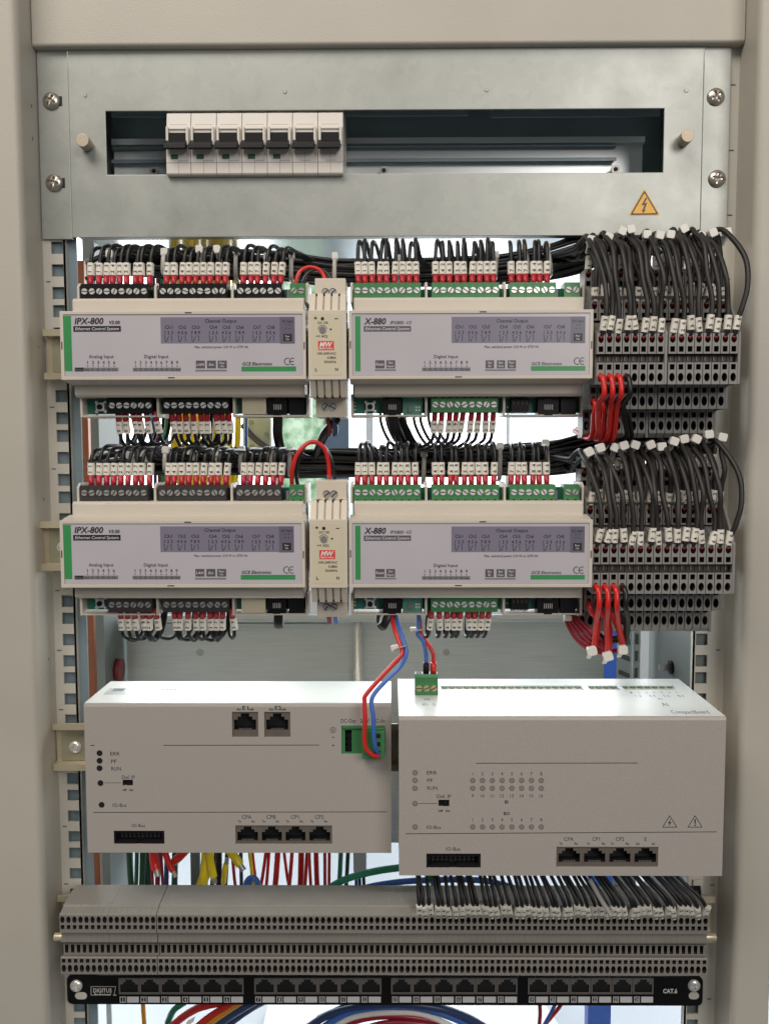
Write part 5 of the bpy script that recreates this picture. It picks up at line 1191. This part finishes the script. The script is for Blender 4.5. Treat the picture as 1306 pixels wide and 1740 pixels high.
# --- the larger one
YD = -83.0
H2 = [(724, 816.4, 1450.5, 1475), (944.4, 1117.8, 1439, 1473.5), (744.5, 763, 1359, 1370.5)]
t, fp, x0, x1, zb_, zt, Yb = controller('controller', 'larger beige controller with rows of numbered lights and long slotted top', 677.5, 1229.5, 1218, 1488, YD, 1153.5, 950, H2)
zz = zt; ya, yb = PZ(900, 1172.5, zz).y, PZ(900, 1165, zz).y
sl = [(PZ(749, 1169, zz).x, PZ(989, 1169, zz).x), (PZ(1000, 1169, zz).x, PZ(1050, 1169, zz).x), (PZ(1058, 1169, zz).x, PZ(1147, 1169, zz).x)]
b = MB(); gplate(b, x0, x1, YD+1.6, Yb, [(u, v, ya, yb) for u, v in sl], lambda u, v, d: (u, v, zz-d), 1.2)
b.face([(x0, YD+1.6, zz), (x0, Yb, zz), (x0, Yb, zz-2), (x0, YD+1.6, zz-2)]); b.face([(x1, YD+1.6, zz), (x1, Yb, zz), (x1, Yb, zz-2), (x1, YD+1.6, zz-2)])
tc = b.build('top_cover', 'ctrltop', t)
for u, v in sl:
    b = MB(); b.box(u, v, ya, yb, zz-4, zz-1.4, 1)
    sk = b.build('green_socket', ['tgreen', 'dark'], t); n = max(2, round((v-u)/5.2)); b = MB()
    for k in range(n):
        xx = u+(v-u)*(k+.5)/n; b.cyl((xx, yb-1.2, zz-2), (0, 0, 1), 1.9, 1.6, 10, 0); b.box(xx+1.6, xx+3.4, ya, ya+1.1, zz-1.5, zz-.7, 0)
    b.build('socket_pole', 'tgreen', sk)['kind'] = 'stuff'
b = MB()
def ptop(s, xa, xb, ya_, yb_, mi=0):
    vs, fs, w = tmesh(s); A = PZ(xa, yb_, zz); B_ = PZ(xb, yb_, zz); C_ = PZ(xa, ya_, zz)
    b.faces([(A.x+x/w*(B_.x-A.x), A.y+y/CAP*(C_.y-A.y), zz+.06) for x, y in vs], fs, mi)
ptop('AI', 1126, 1137, 1194, 1200); ptop('X1', 1118, 1126, 1186, 1189.5); ptop('CompactBoard', 1142, 1206, 1207, 1212.5); ptop('485 A', 717, 727, 1195, 1199); ptop('G', 734, 740, 1195, 1199); ptop('X4', 720, 730, 1187, 1190)
for k, s_ in enumerate(('1 2', '3 4', '5 6', 'S1')): ptop(s_, 1080+24*k, 1090+24*k, 1181, 1184)
for k in range(7): ptop(str(k+1), 1071+13*k, 1074+13*k, 1175.5, 1178)
b.build('printed_lettering', 'greyprint', tc, fix=False)
io_bus(H2[0], YD, t); dip(H2[2], YD, t)
q = prect(*H2[1], YD+.8); cs = [P(v, 1455, YD+.8).x for v in (966.4, 1009.7, 1052.5, 1094.9)]; ed = [q[0]]+[(u+v)/2 for u, v in zip(cs[:-1], cs[1:])]+[q[1]]
for i in range(4):
    b = MB(); t_socket(b, (ed[i], ed[i+1], q[2], q[3]), YD+.8, frac=.26, pins=2); b.build('bus_port', ['jackb', 'dark', 'steel2'], t)
for px, py in ((704.8, 1312.8), (704.8, 1326), (704.8, 1339.3), (704.8, 1365.3), (704.8, 1405)): lens(px, py, YD, t, 'jack', 1.8)
for k in range(8):
    px = 802.7+16.6*k
    for py in (1326, 1339.3, 1405): lens(px, py, YD, t, 'jack', 1.75)
Y = YD-.08; b = MB()
for k in range(8):
    px = 802.7+16.6*k; putc(b, str(k+1), px, 1312, 1317.5, Y); putc(b, str(k+9), px, 1349.5, 1355, Y); putc(b, str(k+1), px, 1390, 1395.5, Y)
putc(b, 'BI', 860, 1360, 1365.5, Y, bold=.02); putc(b, 'BO', 860.5, 1379.5, 1385, Y, bold=.02)
L_ = lambda s, a, c, y0, y1, **k: put(b, s, a, c, y0, y1, Y, 0, **k)
L_('ERR', 725, 742, 1310, 1316); L_('PF', 725.5, 735, 1323, 1329); L_('RUN', 725.5, 742.5, 1336, 1342); L_('Def. IP', 742, 766, 1350, 1356); L_('Off', 744, 752, 1376, 1379.5, bold=.03); L_('Dn', 757, 764, 1376, 1379.5, bold=.03); L_('IO-Bus', 725, 748.5, 1402.5, 1408.5)
L_('IO-Bus', 757.5, 781.5, 1439.5, 1445.5)
for s_, cx in (('CPA', 965.5), ('CP1', 1012), ('CP2', 1052.5), ('E', 1096)):
    putc(b, s_, cx, 1422.5, 1428.7, Y); t1, t2 = ('Tx', 'Rx') if s_ != 'E' else ('Lnk', 'Act')
    L_(t1, cx-16, cx-10, 1431.5, 1435.3, bold=.02); L_(t2, cx+10, cx+16, 1431.5, 1435.3, bold=.02)
line(b, 808, 1297, 1083, 1296.5, Y, .42); line(b, 688.5, 1416.8, 1216.5, 1413.5, Y, .42); line(b, 710, 1365.3, 743, 1365.3, Y, .28)
for xa, xb in ((1125, 1149), (1168, 1192)):
    xm = (xa+xb)/2
    for p_, q_ in (((xa, 1405.5), (xb, 1405.5)), ((xa, 1405.5), (xm, 1386)), ((xb, 1405.5), (xm, 1386))): line(b, *p_, *q_, Y, .42)
b.face([P(x_, y_, Y) for x_, y_ in reversed([(1139, 1391), (1134, 1399), (1137, 1399), (1135, 1404), (1140, 1397), (1137, 1397)])])
line(b, 1180, 1392, 1180, 1399.5, Y, .8); disc(b, 1180, 1402.3, .5, Y)
b.build('printed_lettering', 'ink', fp, fix=False)
# green three-pole plug on top
qa, qb = PZ(704.7, 1181, zz), PZ(743.9, 1181, zz); b = MB(); w = qb.x-qa.x; yy = yb
zpt = P(724, 1141, qa.y+11).z
prf = [(qa.y-1, zz+.1), (qa.y-1, zz+8.5), (qa.y+3.5, zz+11.5), (qa.y+4.5, zz+13.5), (qa.y+12, zz+13.5), (qa.y+12, zz+.1)]
b.prism(prf, qa.x, qb.x); pl = b.build('screw_plug', 'tgreen', t, bevel=.3)
for k in range(3):
    xx = qa.x+w*(.18+.32*k); link('screw', SCRB, pl, (xx, qa.y-1.1, zz+5), Euler((0, random.uniform(-1, 1), 0)))
    b = MB(); b.box(xx-2.1, xx+2.1, qa.y+4.4, qa.y+5, zz+11.7, zz+13.2) ; b.box(xx-2.1, xx+2.1, qa.y+5, qa.y+11, zz+13.4, zz+13.6); b.build('wire_entry', 'dark', pl)
xs_ = [qa.x+w*(.18+.32*k) for k in range(3)]
YQ = qa.y+8
def topwire(x, pts, m, label):
    b = MB(); b.tube([P(*p) for p in pts]+[(x, YQ, zz+26), (x, YQ, zz+12)], 1.5, 9, n=6); w_ = b.build('signal_wire', m, fix=False); tag(w_, label, 'wire', 'short pair on the green screw plug')
    b = MB(); b.tube([(x, YQ, zz+13), (x, YQ, zz+21)], 2.2, 10); b.build('ferrule', 'black' if m == 'bluew' else 'redw', w_)
topwire(xs_[1], [(709, 1030, -28), (711, 1055, -32), (709, 1076, -36), (714, 1084, -37), (719, 1091, -37)], 'bluew', 'short blue wire with black boot on the green screw plug')
topwire(xs_[2], [(708, 1028, -26), (712, 1052, -30), (715, 1078, -33), (722, 1088, -35), (729, 1098, -36)], 'redw', 'short red wire with red boot on the green screw plug')

# ================================================================== LONG TERMINAL STRIPS
YS = -47.0; NCOL = 107; xs0, xs1 = P(101.5, 1570, YS).x, P(1202.5, 1570, YS).x; pit = (xs1-xs0)/NCOL
zS = lambda py, Y=YS: P(650, py, Y).z
zu1, zum, zu0 = zS(1556), zS(1571.5), zS(1586); zl1, zlm, zl0 = zS(1629), zS(1638.5), zS(1656.5)
zs1, zs0 = zS(1606, YS+6), zS(1620, YS+6)
def strip_col(w):
    b = MB(); h = w/2-.03
    b.rd(-h, h, zum, zu1, YS, 0, (zum+zu1)/2-.1, h*.76, (zu1-zum)*.38, 6); b.sq(-h, h, zu0, zum, YS, -h*.62, h*.62, zum-(zum-zu0)*.60, zum-(zum-zu0)*.10, 5)
    b.sq(-h, h, zs0-1, zs1+.5, YS+6, -h*.6, h*.6, zs0, zs1, 6)
    b.sq(-h, h, zlm, zl1, YS, -h*.62, h*.62, zlm+.5, zl1-.7, 5); b.rd(-h, h, zl0, zlm, YS, 0, (zl0+zlm)/2+.3, h*.76, (zlm-zl0)*.36, 6)
    Yb_ = PZ(120, 1515.5, zu1+4.5).y
    pr = [(Yb_, zu1+4.5), (YS+8, zu1+3.2), (YS+7.2, zu1+2.0), (YS+1, zu1+.6), (YS, zu1), (YS, zu0), (YS+2.5, zu0-.8), (YS+2.5, zS(1600, YS+2.5)), (YS+.8, zS(1603)), (YS+1.5, zS(1605)), (YS+6, zs1+.5), (YS+6, zs0-1), (YS+.5, zl1+.7), (YS, zl1), (YS, zl0), (YS+2, zl0-1.5), (-14, zl0-1.5), (-14, zu1+4.5)]
    n = len(pr)
    for i in range(n):
        if i in (4, 10, 13): continue
        j = (i+1) % n; b.face([(-h, *pr[i]), (-h, *pr[j]), (h, *pr[j]), (h, *pr[i])], 0)
    b.faces([(-h, y, z) for y, z in pr], [tuple(range(n))], 0); b.faces([(h, y, z) for y, z in pr], [tuple(range(n-1, -1, -1))], 0)
    return b.mesh('terminal_block', ['tb2', 'hole'], (0, -14, zl0-1.5))
me = strip_col(pit)
XC = []
for (a_, c_, lab, off) in ((0, 8, 'shortest outermost group of eight beige terminal blocks near the copper bar', 0), (8, 16, 'second group of eight beige terminal blocks, ending at the dark gap', .1), (16, NCOL, 'very long row of beige terminal blocks above the patch panel', .55)):
    t = thing('terminal_strip', (xs0+pit*(a_+c_)/2, -14, zl0-1.5), lab, 'terminal blocks', 'beige terminal strips above the patch panel')
    for k in range(a_, c_):
        x = xs0+pit*(k+.5)+off*(1 if a_ < 16 else 1-(k-16)/120); XC.append(x); link('terminal_block', me, t, (x, -14+random.uniform(-.03, .03), zl0-1.5))
# 48 marked wires from the larger controller
for i in range(48):
    x = XC[NCOL-48+i]; q = i/47; n_ = 48-i; s_ = '%02d' % n_
    base = Vector((x, YS+3, (zum+zu1)/2)); d = Vector((random.uniform(-.28, .08), -.42, 1)).normalized(); e = base+d*9
    sx = -(3+15*q*q+7*q)+random.uniform(-1.6, 1.6); zc_ = P(900, 1476, -40).z
    H = zc_-e.z
    pts = [e+Vector((sx*.05, .2, H*.12)), e+Vector((sx*.25+random.uniform(-.4, .4), 2, H*.38)), e+Vector((sx*.62, 7, H*.68)), e+Vector((sx*.9, 12, H*.95)), e+Vector((sx, 14, H*1.35))]
    tens = ['forty', 'thirty', 'twenty']
    b = MB(); b.tube([base-d*1, base+d*5]+pts, 1.3, 8, n=4); w_ = b.build('wire', 'cable', None, base, fix=False)
    tag(w_, 'black wire marked %s, %s in the %s dozen, between larger controller and terminal strip' % (s_, NUM[i % 12], NUM[i//12]), 'wire', 'marked wires under the larger controller')
    rz = rotm(d+Vector((random.uniform(-.12, .12), 0, 0)))
    m_ = link('marker_sleeve', marker_mesh(4.5, 3.4, 9.6), w_, base+d*1.6+Vector((0, 0, random.uniform(-.8, 1.2))), rz); o = link('lettering', letter_mesh(s_, 4.5, 3.4, 9.6), m_, ORG[m_]); o.location = (0, 0, 0)
b = MB(); b.tube([P(1001, 1494, -58), P(1018, 1525, -60), P(1038, 1556, -62)], (lambda q: (1.6, .5)), 6, n=5, flat=(1, 0, 0)); o = b.build('cable_tie', 'tiec', fix=False); tag(o, 'long pale cable tie tail lying across the black wires above the strip', 'cable tie')
b = MB()
for px, py in ((98, 1592), (1210, 1592)):
    b = MB(); c = P(px, py, -26); sg = 1 if px < 600 else -1
    b.cyl((c.x-sg*2, -26, c.z), (sg, 0, 0), 3.0, 16, 14); o = b.build('rail_cap', 'dinrail', bevel=.3); tag(o, 'pale round rail end beside the %s' % ('shortest terminal group' if px < 600 else 'last block of the long terminal row'), 'rail end')

# ================================================================== PATCH PANEL
YPP = -5.0
pp_ = thing('patch_bay', (0, YPP, P(650, 1706, YPP).z), 'black patch panel with twenty four network jacks under the terminal strips', 'patch panel')
A = P(115, 1706.5, YPP); B_ = P(1194, 1660, YPP); r = 4.0; pr = []
for cx, cz, a0 in ((B_.x-r, A.z+r, -90), (B_.x-r, B_.z-r, 0), (A.x+r, B_.z-r, 90), (A.x+r, A.z+r, 180)):
    for i in range(7): a = math.radians(a0+15*i); pr.append((cx+r*math.cos(a), cz+r*math.sin(a)))
b = MB(); b.slab(pr, YPP, YPP+2); b.build('panel', 'panel', pp_, bevel=.3)
b = MB(); b.box(A.x+14, B_.x-14, YPP+2, YPP+20, B_.z-1.6, B_.z-.2); b.build('back_shelf', 'panel', pp_)
num = 0
for gx0, gx1 in ((202, 414), (432, 648), (664, 879), (896, 1110)):
    for k in range(6):
        num += 1; w = (gx1-gx0)/6; xa, xb = gx0+w*k, gx0+w*(k+1)
        b = MB(); q = prect(xa+.1, xb-.1, 1663, 1689.5, YPP-1.2); t_socket(b, q, YPP-1.2, frac=.14, depth=1.15)
        for s_ in ((q[0], q[0]), (q[1], q[1])): pass
        b.face([(q[0], YPP-1.2, q[3]), (q[1], YPP-1.2, q[3]), (q[1], YPP, q[3]), (q[0], YPP, q[3])], 0); b.face([(q[0], YPP-1.2, q[2]), (q[1], YPP-1.2, q[2]), (q[1], YPP, q[2]), (q[0], YPP, q[2])], 0)
        j = b.build('network_jack', ['jack', 'dark'], pp_, fix=False)
        b = MB(); rect(b, xa+2, xa+12, 1693.5, 1703.5, YPP-.1, 0); rect(b, xa+14.2, xb-1.2, 1693.5, 1703.5, YPP-.1, 0); rect(b, xa+3.2, xa+10.8, 1694.8, 1702.2, YPP-.16, 2)
        putc(b, str(num), xa+7, 1695.8, 1701.4, YPP-.22, 0, bold=.02, k=.9 if num < 10 else .72)
        b.build('label_field', ['white', 'ink', 'panel'], pp_, fix=False)
b = MB()
for p_, q_ in (((155, 1676.5), (197, 1676.5)), ((155, 1676.5), (155, 1691)), ((155, 1691), (178, 1691)), ((197, 1676.5), (194, 1690))): line(b, *p_, *q_, YPP-.1, .3)
put(b, 'DIGITUS', 159, 190, 1679.5, 1686.5, YPP-.1, 0, bold=.01); put(b, 'Professional', 160, 189, 1688.2, 1691.3, YPP-.1, 0, bold=.03, shear=.25); put(b, 'CAT.6', 1125.5, 1150, 1680.5, 1687.5, YPP-.1, 0, bold=.035)
for k in range(3): put(b, 'x' if k else '-', 192+k*1.6, 195+k*1.6, 1688, 1692, YPP-.1, 0)
b.build('lettering', 'white', pp_, fix=False)
for px, py in ((130, 1675), (1178, 1674.5)):
    c = P(px, py, YPP-.2); link('screw', XS2, pp_, c, Euler((0, px, 0)))
    a = P(px-9 if px > 600 else px-2, 1698, YPP-.1); e = P(px+9 if px > 600 else px+18, 1686, YPP-.1); b = MB(); h = (e.z-a.z)/2; pr = []
    for i in range(13): an = math.radians(-90+15*i); pr.append((e.x-h+h*math.cos(an), a.z+h+h*math.sin(an)))
    for i in range(13): an = math.radians(90+15*i); pr.append((a.x+h+h*math.cos(an), a.z+h+h*math.sin(an)))
    b.slab(pr, YPP-.12, YPP+.2); b.build('slot', 'railpaint', pp_)
# ================================================================== CABLES BELOW THE PATCH PANEL
BW = [('redw', 3.0, [(290, 1745, 30), (320, 1722, 25), (352, 1708, 20), (420, 1696, 12)], 'thick red cable slanting up to the patch panel'),
      ('greenw', 2.6, [(285, 1738, 45), (296, 1716, 42), (318, 1700, 40)], 'green cable behind the thick red one under the panel'),
      ('redw', 2.4, [(330, 1748, 20), (352, 1730, 18), (380, 1712, 14), (410, 1695, 10)], 'thinner red cable next to the orange ones'),
      ('orangew', 2.6, [(346, 1748, 20), (368, 1730, 17), (394, 1712, 13), (420, 1696, 8)], 'orange cable next to the navy one under the panel'),
      ('orangew', 2.2, [(338, 1750, 24), (362, 1730, 20), (388, 1711, 16), (412, 1694, 12)], 'orange cable between red and orange ones under the panel'),
      ('navyw', 3.2, [(362, 1748, 22), (386, 1730, 20), (414, 1712, 14), (438, 1698, 10)], 'navy cable fanning down under the panel'),
      ('navyw', 3.0, [(378, 1750, 26), (402, 1730, 22), (428, 1712, 18), (450, 1700, 10)], 'second navy cable fanning down under the panel'),
      ('orangew', 1.9, [(243, 1700, 60), (244, 1720, 60), (246, 1748, 60)], 'single orange cable hanging straight down under the panel'),
      ('navyw', 3.0, [(520, 1748, 30), (560, 1724, 26), (620, 1710, 20), (680, 1706, 14), (740, 1712, 14), (790, 1728, 18), (830, 1750, 22)], 'dark navy cable arching widest under the patch panel'),
      ('bluew', 2.6, [(545, 1748, 26), (590, 1722, 22), (650, 1712, 18), (710, 1712, 16), (770, 1730, 18), (810, 1752, 20)], 'blue cable arching under the patch panel'),
      ('dredw', 2.2, [(575, 1748, 24), (620, 1731, 20), (680, 1727, 16), (740, 1736, 18), (780, 1752, 18)], 'dark red cable arching under the patch panel'),
      ('marker', 2.4, [(560, 1750, 24), (600, 1728, 20), (660, 1720, 16), (720, 1724, 18), (775, 1748, 18)], 'white cable among the arching ones under the panel'),
      ('greenw', 2.0, [(540, 1730, 40), (575, 1714, 36), (600, 1700, 34)], 'green cable crossing behind the arching ones'),
      ('dredw', 2.2, [(610, 1750, 18), (660, 1738, 14), (720, 1740, 14), (750, 1750, 16)], 'lowest dark red cable of the arching ones'),
      ('dredw', 1.5, [(916, 1700, 10), (917, 1722, 12), (915, 1750, 14)], 'dark red wire hanging straight below the panel'),
      ('bluew', 1.4, [(945, 1700, 10), (936, 1720, 12), (918, 1752, 16)], 'thin blue wire slanting below the panel'),
      ('redw', 1.5, [(957, 1700, 10), (946, 1716, 12), (916, 1752, 16)], 'thin red wire slanting below the panel')]
for m, r_, pts, lab in BW: cable('patch_cable' if r_ > 1.8 else 'patch_wire', pts, r_, m, lab, 'cables below the patch panel', n=6, cat='cable')
b = MB(); a = P(319, 1733, 18); b.slab([(a.x, a.z), (a.x+6.5, a.z+4), (a.x+7.5, a.z+7), (a.x+1, a.z+3.5)], 10, 12); o = b.build('cable_flag', 'marker'); tag(o, 'small white paper flag on the cables under the panel', 'flag')
b = MB(); b.box(P(181, 1720, 40).x, P(189, 1720, 40).x, 40, 42, -470, P(185, 1700, 40).z); o = b.build('white_strip', 'rearrail'); tag(o, 'white metal strip next to the copper bar, below the panel', 'strip')

a = P(1168, 1512, -25); c = P(1194, 1489, -25); b = MB(); b.box(a.x, c.x, -25, -8, a.z+3, c.z); b.box(a.x+3, c.x-1, -27, -25, a.z+4, c.z-2)
o = b.build('end_clamp', 'house', bevel=.4); b = MB(); b.box(a.x+4, c.x-2, -26, -10, a.z, a.z+2.9); b.build('clamp_foot', 'black', o); tag(o, 'cream end clamp under the corner of the larger controller', 'clamp')
# scuffs and chips in the paint of the cabinet frame
for x_, y_, w_, h_ in ((63, 180, 1.4, 7), (63.5, 235, 1.2, 9), (74, 848, 1.2, 8), (66, 590, 1.3, 3), (72, 1120, 1.5, 4)):
    b = MB(); c = P(x_, y_, -12); k = .42; pr = []
    for i in range(9): an = 2*math.pi*i/9; q_ = random.uniform(.6, 1.1); pr.append((XL+.05, c.y+w_*q_*math.cos(an), c.z+h_*k*.5*q_*math.sin(an)))
    b.face(pr, 0); b.build('paint_chip', 'greyink', cab, fix=False)
